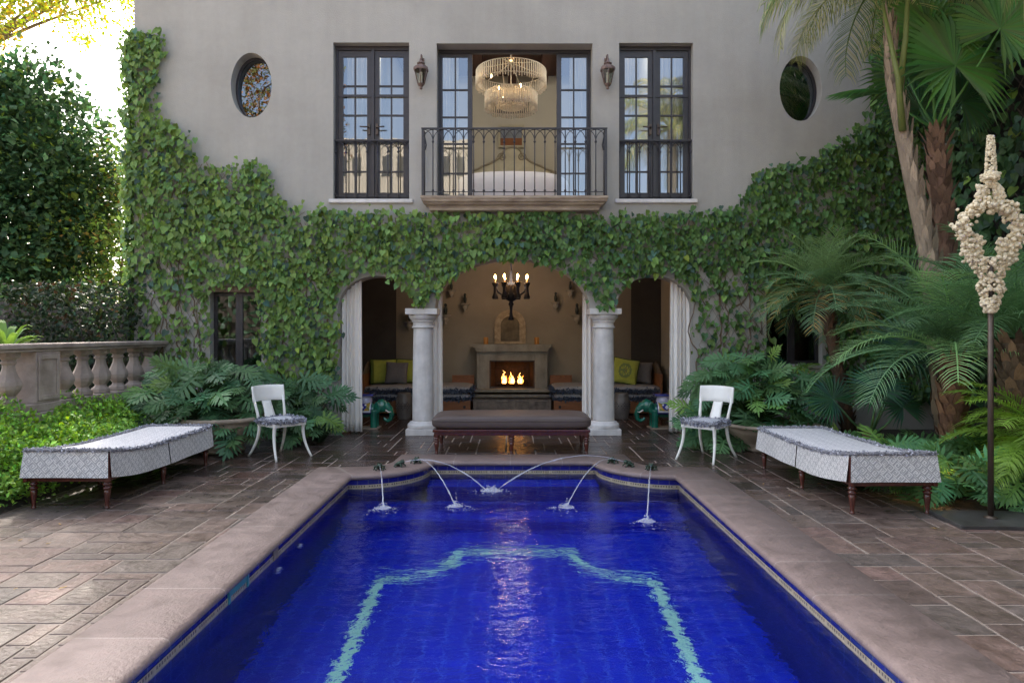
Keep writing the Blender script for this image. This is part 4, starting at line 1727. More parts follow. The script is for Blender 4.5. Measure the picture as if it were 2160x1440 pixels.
# ------------------------------------------------------------------ wall lanterns
t = thing('wall_lantern', 'rusty brown wall lantern left of the balcony door', 'lantern', (*P(888, 155, 9.85)[:2], P(888, 155, 9.85).z), group='wall lanterns')
M['rust'] = mat('rusty lantern metal', (.12, .075, .06), .6, .3, 20, .3, 60, metal=.3, col2=(.22, .15, .125))
mb = MB()
mb.lathe([(.004, -.235), (.02, -.225), (.024, -.21), (.012, -.198), (.035, -.185), (.042, -.17), (.05, -.155), (.05, -.15)], n=8)
mb.lathe([(.108, .035), (.113, .045), (.11, .075), (.085, .10), (.05, .115), (.045, .13), (.06, .137), (.058, .148), (.03, .165), (.018, .19), (.02, .20), (.004, .235)], n=8, turn=R(22.5), smooth=False)
for k in range(6):
    a = R(30 + 60 * k)
    mb.tube([(.05 * math.cos(a), .05 * math.sin(a), -.155), (.102 * math.cos(a), .102 * math.sin(a), .04)], .006, 5)
mb.tube([(0, .0, .2), (0, .03, .28), (0, .09, .29), (0, .145, .22)], .011, 6)
mb.box(-.03, .03, .13, .148, .08, .27)
mb.build('cage', M['rust'], t)
mb = MB()
mb.lathe([(.048, -.153), (.099, .036)], n=6, turn=R(30), smooth=False, cap=False)
mb.build('panes', M['lampglass'], t)
mb = MB()
mb.tube([(0, 0, -.15), (0, 0, -.02)], .022, 8)
mb.sphere((0, 0, .0), .022, 8, 6)
mb.build('candle_bulb', M['sheer'], t)
d2 = dup(t, P(1282, 155, 9.85), 0, 'grey brown wall lantern right of the balcony door', 'wall lanterns')

# ------------------------------------------------------------------ bedroom
M['rod'] = mat('frosted glass rods', (.85, .82, .73), .3, .15, 30, trans=.3)
t = thing('bedroom_chandelier', 'two tier round chandelier of pale glass rods in the bedroom', 'chandelier', (.0, 11.9, 0))
mb = MB()
for r_, z in ((.605, 6.05), (.6, 5.83), (.45, 5.66), (.445, 5.44), (.28, 5.68), (.2, 5.42)):
    mb.tube([(r_ * math.cos(a), r_ * math.sin(a), z) for a in np.linspace(0, 2 * PI, 49)], .009, 5)
mb.lathe([(.075, 6.42), (.08, 6.44), (.08, 6.59)], n=16)
mb.tube([(0, 0, 5.45), (0, 0, 6.42)], .012, 6)
for k in range(6):
    a = R(60 * k + 15)
    ca, sa = math.cos(a), math.sin(a)
    mb.tube([(.02 * ca, .02 * sa, 6.2), (.3 * ca, .3 * sa, 6.12), (.605 * ca, .605 * sa, 6.05)], .007, 5)
    mb.tube([(.02 * ca, .02 * sa, 5.5), (.25 * ca, .25 * sa, 5.52), (.45 * ca, .45 * sa, 5.66), (.55 * ca, .55 * sa, 5.85)], .007, 5)
mb.build('frame', M['rod'], t)
for nm, r_, zt_, n_, l_ in (('upper_tier', .605, 6.045, 84, .27), ('lower_tier', .45, 5.655, 66, .27), ('inner_tier', .27, 5.675, 40, .22)):
    mb = MB()
    for k in range(n_):
        a = 2 * PI * k / n_
        x, y_ = r_ * math.cos(a), r_ * math.sin(a)
        tt = zt_ - random.uniform(0, .015)
        mb.tube([(x, y_, tt), (x * 1.01, y_ * 1.01, tt - l_ * random.uniform(.93, 1.05))], .012, 5)
    mb.build(nm, M['rod'], t)
M['bulb2'] = mat('warm small bulb', (1, .8, .5), .5, .05, 5, emis=(1, .6, .25), estr=7)
for x, y_, z in ((0, -.55, 6.02), (-.34, -.3, 5.86), (-.2, -.3, 5.66), (.16, -.35, 5.68), (-.15, -.1, 5.56)):
    mb = MB()
    mb.lathe([(.004, -.03), (.018, 0), (.012, .02), (.003, .035)], (x, y_, z), 8)
    mb.build('bulb', M['bulb2'], t)
lamp('bedroom_fill', (-1.75, 11.15, 6.35), 11, (1, .92, .82), .25)  # unseen fill lamps added at the room sides to boost the chandelier light
lamp('bedroom_fill', (1.8, 11.15, 6.35), 11, (1, .92, .82), .25)

M['linen'] = mat('white bed linen', (.90, .89, .92), .9, .05, 3, .3, 8)
t = thing('bed', 'white made bed with scrolled pale headboard seen through the balcony railing', 'bed', (.02, 12.75, 3.46))
mb = MB()


def duv(u, v):
    th, ph = 2 * PI * u, PI * (v - .5)
    f = lambda c, e: math.copysign(abs(c) ** e, c)
    x = 1.02 * f(math.cos(th), .35) * f(math.cos(ph), .4)
    return (x, 1.0 * f(math.sin(th), .2) * f(math.cos(ph), .3), .44 + (.46 - .07 * (x / 1.02) ** 2) * f(math.sin(ph), .5))


mb.grid(duv, 60, 24)
mb.build('duvet', M['linen'], t)
mb = MB()
half = [(0, 1.80), (.10, 1.79), (.17, 1.73), (.25, 1.60), (.36, 1.52), (.48, 1.46), (.60, 1.42), (.70, 1.36), (.80, 1.33), (.90, 1.28), (.97, 1.18), (1.0, 1.0), (1.0, .1)]
prf = half + [(-x, z) for x, z in half[::-1] if x > 0]
mb.prism(prf, 1.02, 1.06, 'y')
M['headb'] = mat('painted headboard', (.50, .46, .33), .6, .12, 6)
hbd = mb.build('headboard', M['headb'], t)
mb = MB()
mb.tube([(x * .98, 1.01, z - .02) for x, z in half[:11]][::-1] + [(-x * .98, 1.01, z - .02) for x, z in half[1:11]], .022, 6)
for s in (-1, 1):
    for cx_, cz, r0 in ((.2, 1.58, .09), (.84, 1.22, .09)):
        mb.tube([(s * (cx_ + r0 * (1 - q / 20) * math.cos(q * .6)), 1.0, cz + r0 * (1 - q / 20) * math.sin(q * .6)) for q in range(18)], .012, 5)
mb.build('scrollwork', mat('aged bronze scroll', (.30, .26, .18), .6, .2, 10), hbd)

g = 'framed pictures in the bedroom'
for nm, lb, x0_, x1_, z0_, z1_, c1, c2 in (('picture', 'framed landscape picture with orange foreground above the headboard', -.265, .27, 5.31, 5.78, (.28, .31, .34), (.30, .12, .05)),
                                           ('picture', 'wide framed picture partly hidden behind the bedroom chandelier', -.43, .39, 6.03, 6.5, (.45, .43, .38), (.4, .38, .33))):
    t = thing(nm, lb, 'picture', ((x0_ + x1_) / 2, 14.06, (z0_ + z1_) / 2), group=g)
    hw, hh = (x1_ - x0_) / 2, (z1_ - z0_) / 2
    mb = MB()
    for a, b_, c_, d_ in ((-hw, hw, hh - .045, hh), (-hw, hw, -hh, -hh + .045), (-hw, -hw + .045, -hh + .045, hh - .045), (hw - .045, hw, -hh + .045, hh - .045)):
        mb.box(a, b_, -.02, .02, c_, d_)
    mb.build('frame', M['headb'] if z0_ < 6 else M['greyc'], t, bevel=.004)
    mb = MB()
    e = hw - .046
    f_ = hh - .046
    mb.quad((-e, 0, -f_), (e, 0, -f_), (e, 0, -f_ * .2), (-e, 0, -f_ * .2), c2)
    mb.quad((-e, 0, -f_ * .2), (e, 0, -f_ * .2), (e, 0, f_), (-e, 0, f_), c1)
    mb.build('canvas', mat('painted canvas', (1, 1, 1), .8, .3, 9, attr=True), t)

# ------------------------------------------------------------------ frogs, jets
M['frog'] = mat('verdigris frog bronze', (.02, .04, .025), .35, .4, 30, col2=(.07, .11, .075), metal=.3)
M['jet'] = bpy.data.materials.new('falling water')
M['jet'].use_nodes = True
N, L = M['jet'].node_tree.nodes, M['jet'].node_tree.links
pb = N['Principled BSDF']
pb.inputs['Base Color'].default_value = (.85, .88, .95, 1)
pb.inputs['Roughness'].default_value = .15
tr_ = N.new('ShaderNodeBsdfTransparent')
ms_ = N.new('ShaderNodeMixShader')
ms_.inputs['Fac'].default_value = .33
L.new(tr_.outputs[0], ms_.inputs[1])
L.new(pb.outputs[0], ms_.inputs[2])
L.new(ms_.outputs[0], N['Material Output'].inputs['Surface'])
M['foam'] = M['jet'].copy()
next(n for n in M['foam'].node_tree.nodes if n.type == 'MIX_SHADER').inputs['Fac'].default_value = .36
FR = [((-1.437, 7.45), (-1.20, 6.42), .015, 'first frog spout from the left, by the pool corner'), ((-1.25, 7.63), (-.25, 7.12), .05, 'second frog spout from the left, on the left shelf'), ((-1.09, 7.83), (-.53, 6.49), .035, 'third frog spout from the left, nearest the bench'),
      ((1.165, 7.83), (.525, 6.46), .045, 'frog spout on the right shelf nearest the bench'), ((1.32, 7.63), (-.16, 7.12), .10, 'middle frog spout on the right shelf'), ((1.53, 7.45), (1.19, 5.97), .015, 'frog spout at the right pool corner')]
f0 = None
for (fx, fy), (tx, ty), ap, lb in FR:
    rz = math.atan2(tx - fx, -(ty - fy))
    if f0 is None:
        f0 = thing('frog_spout', lb, 'frog', (fx, fy, .009), rz, 'bronze frog spouts')
        mb = MB()
        mb.sphere((0, .0, .034), (.036, .05, .028), 12, 8, M=Matrix.Rotation(R(-25), 3, 'X'))
        mb.sphere((0, -.042, .055), (.028, .028, .02), 10, 8)
        for s in (-1, 1):
            mb.sphere((s * .017, -.04, .072), .009, 8, 6)
            mb.tube([(s * .028, .03, .03), (s * .055, .0, .035), (s * .05, .035, .006), (s * .065, -.005, .004)], [.014, .013, .009, .006], 6)
            mb.tube([(s * .024, -.03, .035), (s * .036, -.05, .02), (s * .038, -.062, .004)], [.01, .008, .007], 6)
        mb.build('body', M['frog'], f0)
        t = f0
    else:
        t = dup(f0, (fx, fy, .009), rz, lb, 'bronze frog spouts')
    d_ = Vector((tx - fx, ty - fy, 0))
    p0 = Vector((fx, fy, .065)) + d_.normalized() * .065
    p1 = Vector((tx, ty, ZW))
    a = 4 * (ap - 0) * 1.0
    pts, rad = [], []
    h0, h1 = p0.z, p1.z
    for i in range(29):
        s = i / 28
        # parabola through both ends rising ap above the spout
        A = -(math.sqrt(ap) + math.sqrt(ap + h0 - h1)) ** 2
        B = 2 * math.sqrt(ap) * (math.sqrt(ap) + math.sqrt(ap + h0 - h1))
        z = h0 + B * s + A * s * s
        wv = Vector((random.uniform(-1, 1), random.uniform(-1, 1), random.uniform(-1, 1))) * .002
        q = p0.lerp(p1, s)
        pts.append(Vector((q.x, q.y, z)) + wv)
        rad.append((.0035 + .0035 * s) * random.uniform(.8 - .35 * s, 1.2 + .4 * s))
    mb = MB()
    mb.tube(pts, rad, 6)
    j = tag(mb.build('water_jet', M['jet']), lb.replace('frog spout', 'thin water jet of the frog') if False else 'thin arc of water from the ' + lb, 'water jet', 'fountain jets')
    # splash: crown of droplets and foam where it lands
    n = 190
    ang = rng.uniform(0, 2 * PI, n)
    rr = np.abs(rng.normal(0, .075, n)) + .006
    fw = np.array([d_.normalized().x, d_.normalized().y])
    pos = np.stack([p1.x + rr * np.cos(ang) + fw[0] * rr * .9, p1.y + rr * np.sin(ang) * .8 + fw[1] * rr * .9, ZW + np.abs(rng.normal(0, .022, n)) * np.exp(-rr / .06) * 2 + .003], axis=1)
    sz = rng.uniform(.002, .006, n)
    Ms = np.einsum('nij,n->nij', np.tile(np.eye(3), (n, 1, 1)), sz)
    Ms[:, 2, 2] *= rng.uniform(.3, 1.2, n)
    Ms[:, 0, 0] *= rng.uniform(.8, 2.4, n)
    tv = [(1, 0, 0), (-1, 0, 0), (0, 1, 0), (0, -1, 0), (0, 0, 1), (0, 0, -1)]
    tf = [(0, 2, 4), (2, 1, 4), (1, 3, 4), (3, 0, 4), (2, 0, 5), (1, 2, 5), (3, 1, 5), (0, 3, 5)]
    ex = MB()
    ex.lathe([(.005, .034), (.010, .022), (.024, .010), (.05, .005), (.075, .003)], (p1.x, p1.y, ZW), 12, smooth=True, cap=False)
    bulk('splash', M['foam'], tv, tf, Ms, pos, np.ones((n, 3)), j, True, ex)

# ------------------------------------------------------------------ coral sculpture
SY = 5.43
t = thing('coral_sculpture', 'tall pale coral finial sculpture with open ring on a steel pole', 'sculpture', (3.815, SY, 0))
M['coral'] = mat('bleached coral', (.66, .55, .35), .9, .3, 30, .5, 110, col2=(.90, .80, .58))
M['pole'] = mat('brown patinated steel', (.11, .085, .065), .45, .25, 8, metal=.7)
mb = MB()
mb.tube([(0, 0, .03), (0, 0, 2.10)], .021, 14)
mb.lathe([(.05, .031), (.05, .04), (.024, .05)], n=14)
mb.build('pole', M['pole'], t)
mb = MB()
mb.box(-.36, .42, -.24, .24, 0, .03)
mb.xf(Matrix.Rotation(R(-4), 4, 'Z'))
mb.build('base_plate', mat('dark steel plate', (.05, .045, .04), .45, .4, 5, metal=.3, col2=(.12, .115, .11)), t, bevel=.003)
# lumps: points of the outline (in metres from the pole axis, height) with local thickness
k_ = SY / F
zz = lambda py: EYE + (CY - py) * k_
lumps = []


def lump(dx, py, r_, n, spread):
    for _ in range(n):
        lumps.append((dx * k_ + random.gauss(0, spread), random.gauss(0, spread * 1.0), zz(py) + random.gauss(0, spread), r_ * random.uniform(.7, 1.35)))


for i in range(420):
    s = random.random()
    rw = (6 + 7.0 * s) * k_ * .8
    a = random.uniform(0, 2 * PI)
    lumps.append((rw * math.cos(a), rw * math.sin(a), zz(287 + 84 * s), .0072 * random.uniform(.8, 1.4)))
for i in range(90):
    a = random.uniform(0, 2 * PI)
    q_ = 17 * k_ * random.uniform(.5, 1)
    lumps.append((q_ * math.cos(a), q_ * math.sin(a), zz(373 + random.uniform(-6, 6)), .012 * random.uniform(.7, 1.3)))
for i in range(50):
    lump(random.uniform(-11, 11), random.uniform(378, 394), .013, 1, .009)
for s in (-1, 1):
    for i in range(80):
        lump(s * random.uniform(7, 27), random.uniform(393, 424), .0145, 1, .007)
ring = [(0, 432), (-20, 434), (-38, 442), (-52, 456), (-58, 474), (-57, 494), (-50, 512), (-43, 530), (-38, 548)]
for s in (-1, 1):
    for a, b_ in zip(ring[:-1], ring[1:]):
        for q in range(44):
            u = random.random()
            lump(s * (a[0] * (1 - u) + b_[0] * u), a[1] * (1 - u) + b_[1] * u, .0155, 1, .024)
    for i in range(46):
        lump(s * random.uniform(15, 32), random.uniform(502, 542), .0145, 1, .010)
    for i in range(12):
        lump(s * 72, 482, .013, 1, .009)
for i in range(420):
    s = random.random() ** 1.1
    py = 546 + 112 * s
    wd = np.interp(py, [546, 560, 580, 590, 603, 612, 630, 645, 658], [48, 40, 30, 20, 31, 28, 19, 16, 11])
    a = random.uniform(0, 2 * PI)
    lumps.append((wd * k_ * .95 * math.cos(a) * random.uniform(.5, 1), wd * k_ * .7 * math.sin(a), zz(py), .0145 * random.uniform(.65, 1.3)))
import bmesh
bm = bmesh.new()
bmesh.ops.create_icosphere(bm, subdivisions=2, radius=1)
iv = np.array([v.co[:] for v in bm.verts])
iF = [tuple(v.index for v in f.verts) for f in bm.faces]
bm.free()
nrm_ = np.sin(iv[:, 0] * 5.1 + 1) * np.sin(iv[:, 1] * 4.7 + 2) * np.sin(iv[:, 2] * 5.3)
iv = iv * (1 + .6 * nrm_[:, None])
lp = np.array(lumps)
n = len(lp)
q = rng.normal(0, 1, (n, 3))
Ms = frames(q, rng.normal(0, 1, (n, 3)), lp[:, 3])
bulk('coral', M['coral'], iv, iF, Ms, lp[:, :3] - np.array([(1078 + 0 - 1078), 0, 0]), np.ones((n, 3)), t, True)
mb = MB()
mb.tube([(-30 * k_, 0, zz(544)), (30 * k_, 0, zz(544))], .012, 8)
mb.build('crossbar', M['coral'], t)
# ------------------------------------------------------------------ ivy on the facade
IV_V = [(0, .04, 0), (-.26, .15, .03), (-.42, -.06, .03), (-.40, -.34, 0), (-.20, -.70, -.05), (0, -1.0, -.13), (.20, -.70, -.05), (.40, -.34, 0), (.42, -.06, .03), (.26, .15, .03), (0, -.35, -.09)]
IV_F = [(0, 1, 2, 10), (2, 3, 10), (3, 4, 5, 10), (0, 10, 8, 9), (8, 10, 7), (10, 5, 6, 7)]


def ivy_leaves(x, y, z, out, n, size, base, yl=.16, tilt=.45, droop=1.0):
    """leaves hanging point down, faces turned outwards and a little up"""
    out = np.asarray(out, dtype=float)
    nr = out[None, :] + rng.normal(0, tilt, (n, 3)) + np.array([0, 0, .38])
    d = np.array([0, 0, -1.0])[None, :] * droop + rng.normal(0, .38, (n, 3)) + out[None, :] * .25
    d = -d                                           # +Y of the template is the stalk end
    nr = nr - d * (np.sum(nr * d, 1) / np.sum(d * d, 1))[:, None]
    nr /= np.linalg.norm(nr, axis=1, keepdims=True)
    Ms = frames(d, -nr, size)
    Ms[:, :, 0] *= -1
    Ms[:, :, 2] *= -1
    cols = jitter(base, n, .24, .09)
    yel = rng.random(n) < yl
    cols[yel] = jitter((.125, .205, .045), int(yel.sum()), .22, .1)
    bl = rng.random(n) < .10
    cols[bl] = jitter((.045, .085, .06), int(bl.sum()), .3, .08)
    return Ms, np.stack([x, y, z], axis=1), cols


def dens_noise(x, z, s=0):
    return .5 + .5 * lumpy(x, z, 1.6, s)


# outlines in facade metres, turned from plan measures
def wp(pts):
    return [W(*p) for p in pts]


IVL = wp([(272, 70), (300, 66), (345, 78), (352, 108), (338, 150), (330, 205), (344, 245), (362, 258), (398, 292), (425, 332), (462, 350), (502, 346), (532, 338), (566, 352), (586, 392), (590, 425), (640, 440), (735, 446), (870, 450), (1080, 448), (1080, 545), (1030, 545), (965, 570), (925, 612), (905, 640), (893, 648), (878, 636), (862, 604), (836, 582), (795, 570), (750, 578), (722, 604), (708, 640), (716, 700), (712, 790), (660, 800), (590, 790), (552, 778), (548, 605), (440, 603), (445, 700), (440, 790), (330, 790), (296, 760), (272, 600), (262, 300)])
THIN_L = wp([(286, 560), (400, 545), (445, 600), (445, 800), (286, 800)])
IVR = wp([(1080, 448), (1285, 455), (1400, 452), (1500, 448), (1558, 440), (1560, 418), (1582, 374), (1640, 348), (1700, 346), (1722, 332), (1782, 280), (1832, 262), (1838, -40), (1990, -40), (1990, 860), (1740, 800), (1740, 660), (1612, 660), (1612, 790), (1470, 780), (1466, 700), (1470, 640), (1450, 600), (1420, 580), (1380, 570), (1340, 580), (1308, 606), (1290, 640), (1275, 650), (1258, 640), (1236, 608), (1192, 570), (1130, 546), (1080, 545)])
THIN_R = wp([(1462, 560), (1560, 560), (1620, 620), (1620, 800), (1462, 800)])


def facade_ivy(nm, lb, poly, thin, seed, dark=False):
    t = thing(nm, lb, 'ivy', (0, 10, 0))
    pa = np.array(poly)
    lo, hi = pa.min(0), pa.max(0)
    N_ = 70000
    x, z = rng.uniform(lo[0] - .05, hi[0] + .05, N_), rng.uniform(lo[1], hi[1], N_)
    # ragged edge
    jx, jz = x + rng.normal(0, .045, N_), z + rng.normal(0, .045, N_)
    ok = in_poly(jx, jz, poly)
    pr_ = np.clip(.30 + .75 * dens_noise(x, z, seed), .10, 1.1)
    th = in_poly(x, z, thin)
    vinep = np.abs(np.sin(x * 7.0 + np.sin(z * 3.1) * 1.6)) < .35
    pr_ = np.where(th, np.where(vinep, .36, .12) * (1 + (z > 2.0)), pr_)
    area = (hi[0] - lo[0]) * (hi[1] - lo[1])
    per = N_ / area
    pr_ = pr_ * 1130 / per
    ok &= rng.random(N_) < pr_
    x, z = x[ok], z[ok]
    n = len(x)
    dep = np.abs(rng.normal(0, 1, n)) * .055 + .02 + .07 * dens_noise(x * .8, z * .8, seed + 4) * ~in_poly(x, z, thin)
    y_ = -dep
    size = np.clip(rng.normal(.072, .023, n), .03, .14)
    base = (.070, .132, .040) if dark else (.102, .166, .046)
    Ms, pos, cols = ivy_leaves(x, y_, z, (0, -1, 0), n, size, base, .10 if not dark else .05)
    bulk('leaves', M['leaf'], IV_V, IV_F, Ms, pos, cols, t)
    # stems creeping on the plaster
    mb = MB()
    k = 0
    while k < 95:
        x0_, z0_ = random.uniform(lo[0], hi[0]), random.uniform(lo[1], hi[1])
        if not in_poly(np.array([x0_]), np.array([z0_]), poly)[0]:
            continue
        k += 1
        pts = [Vector((x0_, -.012, z0_))]
        a = random.uniform(.9, 2.3)
        for q in range(random.randint(5, 14)):
            a += random.gauss(0, .25)
            a = min(2.6, max(.5, a))
            nx_, nz_ = pts[-1].x + .09 * math.cos(a), pts[-1].z + .09 * math.sin(a)
            if not in_poly(np.array([nx_]), np.array([nz_]), poly)[0]:
                break
            pts.append(Vector((nx_, -.012 - random.uniform(0, .01), nz_)))
        if len(pts) > 2:
            r0 = random.uniform(.004, .011)
            mb.tube(pts, [r0 * (1 - .6 * i / len(pts)) for i in range(len(pts))], 5)
    # main stems rising from the ground
    for xs in ((-5.35, -5.2, -4.9, -4.6, -3.4, -3.1, -2.85) if not dark else (2.80, 2.95, 3.2, 3.5, 4.8)):
        pts, xx = [], xs
        for q in range(26):
            pts.append(Vector((xx, -.016, .35 + .09 * q)))
            xx += random.gauss(0, .028)
        mb.tube(pts, [.011 * (1 - .5 * i / 26) for i in range(26)], 6)
    mb.build('stems', M['stem'], t)
    return t


facade_ivy('climbing_ivy', 'light green heart leaved ivy climbing the left corner and over the left arch', IVL, THIN_L, 1.0)
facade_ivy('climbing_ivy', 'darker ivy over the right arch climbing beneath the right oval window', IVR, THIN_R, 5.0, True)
# ivy wrapped round the house corner
n = 1900
zc = rng.uniform(1.4, 5.85, n)
yy = np.abs(rng.normal(0, .22, n))
xx = XL - .02 - np.abs(rng.normal(0, .055, n)) * (1 + .6 * np.sin(zc * 7)) 
Ms, pos, cols = ivy_leaves(xx, 10 + yy * .7 - .04, zc, (-.8, -.6, 0), n, np.clip(rng.normal(.08, .02, n), .04, .13), (.065, .125, .036))
t = thing('corner_ivy', 'backlit ivy edge wrapping the left house corner below the roof', 'ivy')
bulk('leaves', M['leaf'], IV_V, IV_F, Ms, pos, cols, t)

# ------------------------------------------------------------------ lattice behind the ivy
def lattice(mbx, fn, u0, u1, v0, v1, su, sv, w_=.012):
    nu, nv = int((u1 - u0) / su), int((v1 - v0) / sv)
    sl = sv / su
    for sg in (1, -1):
        c = -nv - 1
        while c <= nu + nv + 1:
            # line u = u0 + su*c + sg*(v-v0)*su/sv
            us = []
            for v in (v0, v1):
                us.append((u0 + su * c + sg * (v - v0) / sl, v))
            (ua, va), (ub, vb) = us
            # clip in u
            ts = [0, 1]
            for lim in (u0, u1):
                if (ua - lim) * (ub - lim) < 0:
                    ts.append((lim - ua) / (ub - ua))
            ts = sorted(ts)
            for t0, t1 in zip(ts[:-1], ts[1:]):
                m_ = ua + (ub - ua) * (t0 + t1) / 2
                if u0 <= m_ <= u1:
                    A = fn(ua + (ub - ua) * t0, va + (vb - va) * t0, .004 * sg)
                    B = fn(ua + (ub - ua) * t1, va + (vb - va) * t1, .004 * sg)
                    mbx.tube([A, B], w_ / 2, 4)
            c += 1


M['latt'] = mat('weathered lattice wood', (.14, .11, .09), .85, .25, 9)
t = thing('trellis', 'thin diamond trellis on the plaster left of the small window', 'trellis', (0, 10, 0))
mb = MB()
lattice(mb, lambda u, v, e: (u, -.012 + e * .8, v), -5.48, -4.45, .9, 2.6, .13, .21, .005)
mb.build('slats', M['latt'], t)
t = thing('trellis', 'thin diamond trellis on the plaster right of the right arch', 'trellis', (0, 10, 0))
mb = MB()
lattice(mb, lambda u, v, e: (u, -.012 + e * .8, v), 2.75, 3.72, .9, 2.5, .13, .21, .004)
mb.build('slats', M['latt'], t)

# ------------------------------------------------------------------ right garden wall with lattice and creeper
GXW = 6.3
t = thing('garden_wall', 'tall shaded boundary wall at the right covered with creeper', 'wall', (GXW, 6, 0))
mb = MB()
mb.box(.06, .35, -6, 3.98, -.02, 7.6)
mb.build('masonry', M['dark'], t)
t = thing('wall_trellis', 'large diamond lattice fixed to the right garden wall', 'trellis', (GXW, 6, 0))
mb = MB()
lattice(mb, lambda u, v, e: (-.03 + e, u, v), -3, 3.9, .6, 7.4, .30, .36, .018)
mb.build('slats', M['latt'], t)
t = thing('creeper', 'dense dark creeper hanging over the lattice of the right garden wall', 'creeper')
n0 = 15000
yv, zv = rng.uniform(4.5, 9.95, n0), rng.uniform(.6, 7.4, n0)
dn_ = dens_noise(yv * .9, zv * .9, 3)
hole = np.exp(-(((yv - 7.75) / .55) ** 2 + ((zv - 3.95) / .75) ** 2))
ok = rng.random(n0) < np.clip(.30 + .75 * dn_ - .95 * hole, .03, 1)
yv, zv = yv[ok], zv[ok]
n = len(yv)
xv = GXW - .05 - np.abs(rng.normal(0, .10, n)) - .22 * dens_noise(yv * 1.1, zv * 1.1, 9)
Ms, pos, cols = ivy_leaves(xv, yv, zv, (-.75, -.55, .2), n, np.clip(rng.normal(.105, .027, n), .05, .17), (.040, .085, .034), .06, .5)
ex = MB((.05, .045, .03))
for k in range(40):
    y_, z_ = random.uniform(6.3, 9.6), random.uniform(.5, 3.5)
    pts = [Vector((GXW - .04, y_, z_))]
    for q in range(14):
        pts.append(pts[-1] + Vector((random.gauss(0, .01), random.gauss(.02, .06), random.uniform(.05, .17))))
    ex.tube(pts, random.uniform(.005, .014), 5)
bulk('leaves', M['leaf'], IV_V, IV_F, Ms, pos, cols, t, False, ex)

# ------------------------------------------------------------------ philodendron type leaves
def lobed_template():
    v, f = [], []

    def zc(y_):
        return -.22 * y_ * y_
    # midrib blade
    ys = np.linspace(.02, .95, 7)
    for i, y_ in enumerate(ys):
        hw = .075 * (1 - .5 * i / 6)
        v += [(-hw, y_, zc(y_) + .02), (hw, y_, zc(y_) + .02), (0, y_, zc(y_) - .012)]
    for i in range(6):
        a = i * 3
        f += [(a, a + 2, a + 5, a + 3), (a + 2, a + 1, a + 4, a + 5)]
    nl = 7
    for k in range(nl):
        y0_ = .04 + .125 * k
        ln = (.30, .42, .46, .44, .38, .30, .20)[k]
        an = R((125, 88, 70, 58, 48, 38, 28)[k])
        for s in (-1, 1):
            dx, dy = s * math.sin(an), math.cos(an)
            o = len(v)
            px_, py_ = -dy, dx
            b0 = (s * .05, y0_)
            wd = .052
            def pt(t_, w__):
                x = b0[0] + dx * ln * t_ + px_ * w__
                y_ = b0[1] + dy * ln * t_ + py_ * w__
                return (x, y_, zc(y_) + .02 - .28 * abs(x) ** 2 * 1.2 + .02 * math.sin(k * 2.1))
            v += [pt(0, -wd * .7), pt(.55, -wd), pt(1, 0), pt(.55, wd), pt(0, wd * .7)]
            f.append((o, o + 1, o + 2, o + 3, o + 4) if s > 0 else (o + 4, o + 3, o + 2, o + 1, o))
    o = len(v)
    v += [(-.05, .90, zc(.9)), (.05, .90, zc(.9)), (.02, 1.06, zc(1.06)), (0, 1.16, zc(1.16)), (-.02, 1.06, zc(1.06))]
    f.append((o, o + 1, o + 2, o + 3, o + 4))
    return v, f


LOB_V, LOB_F = lobed_template()


def philodendron(t, n, cx_, cy_, z0_, rx, ry, h_, size, base, nm='leaves', low=.0, yl=.08, az=None, bias=(0, -1)):
    """n stalked lobed leaves springing from a centre, filling a dome"""
    ex = MB((.05, .095, .035))
    pos, dv, nv = [], [], []
    for i in range(n):
        a = random.uniform(0, 2 * PI) if az is None else random.uniform(*az)
        e = random.uniform(low, 1.0)
        el = R(8 + 80 * e) if low >= 0 else R(-25 + 110 * (e - low) / (1 - low))
        k = random.uniform(.62, 1.0)
        p = Vector((rx * math.cos(a) * math.cos(el) * k, ry * math.sin(a) * math.cos(el) * k, h_ * (math.sin(el) * .92 + .05) * k))
        tip = Vector((cx_, cy_, z0_)) + p
        o = Vector((cx_ + .12 * p.x, cy_ + .12 * p.y, z0_ + .0))
        midp = o.lerp(tip, .5) + Vector((0, 0, .10 * h_))
        ex.tube([o, midp, tip], [.008, .006, .0045], 4, cap=False)
        out = Vector((math.cos(a), math.sin(a), 0))
        d = out * (1.0 - .3 * e) + Vector((0, 0, random.uniform(-.75, .15) + .25 * e))
        d += Vector((random.gauss(0, .3), random.gauss(0, .3), random.gauss(0, .15)))
        nn = Vector((0, -.35, .8)) + out * .4 + Vector((bias[0] * .4, bias[1] * .4, 0)) + Vector((random.gauss(0, .25), random.gauss(0, .25), 0))
        d.normalize()
        nn = (nn - d * nn.dot(d)).normalized()
        pos.append(tip)
        dv.append(d)
        nv.append(nn)
    sz = np.clip(rng.normal(size, size * .2, n), size * .5, size * 1.5)
    Ms = frames(np.array(dv), np.array(nv), sz)
    cols = jitter(base, n, .28, .10)
    y_ = rng.random(n) < yl
    cols[y_] = jitter((.11, .20, .05), int(y_.sum()), .2, .1)
    return bulk(nm, M['leaf'], LOB_V, LOB_F, Ms, np.array(pos), cols, t, False, ex)


def pot(t, r, h_, loc):
    mb_ = MB()
    mb_.lathe([(r * .45, 0), (r * .50, .02), (r * .50, h_ * .08), (r * .44, h_ * .14), (r * .62, h_ * .35), (r * .84, h_ * .62), (r * .93, h_ * .80), (r * .93, h_ * .86), (r * 1.02, h_ * .90), (r * 1.03, h_ * .96), (r * .98, h_), (r * .88, h_ * .98), (r * .86, h_ * .85)], loc, 36, cap=False)
    mb_.lathe([(r * .87, h_ * .84), (.02, h_ * .88)], loc, 24, (.2, .2, .2), cap=False)
    return mb_.build('pot', M['terra'], t)


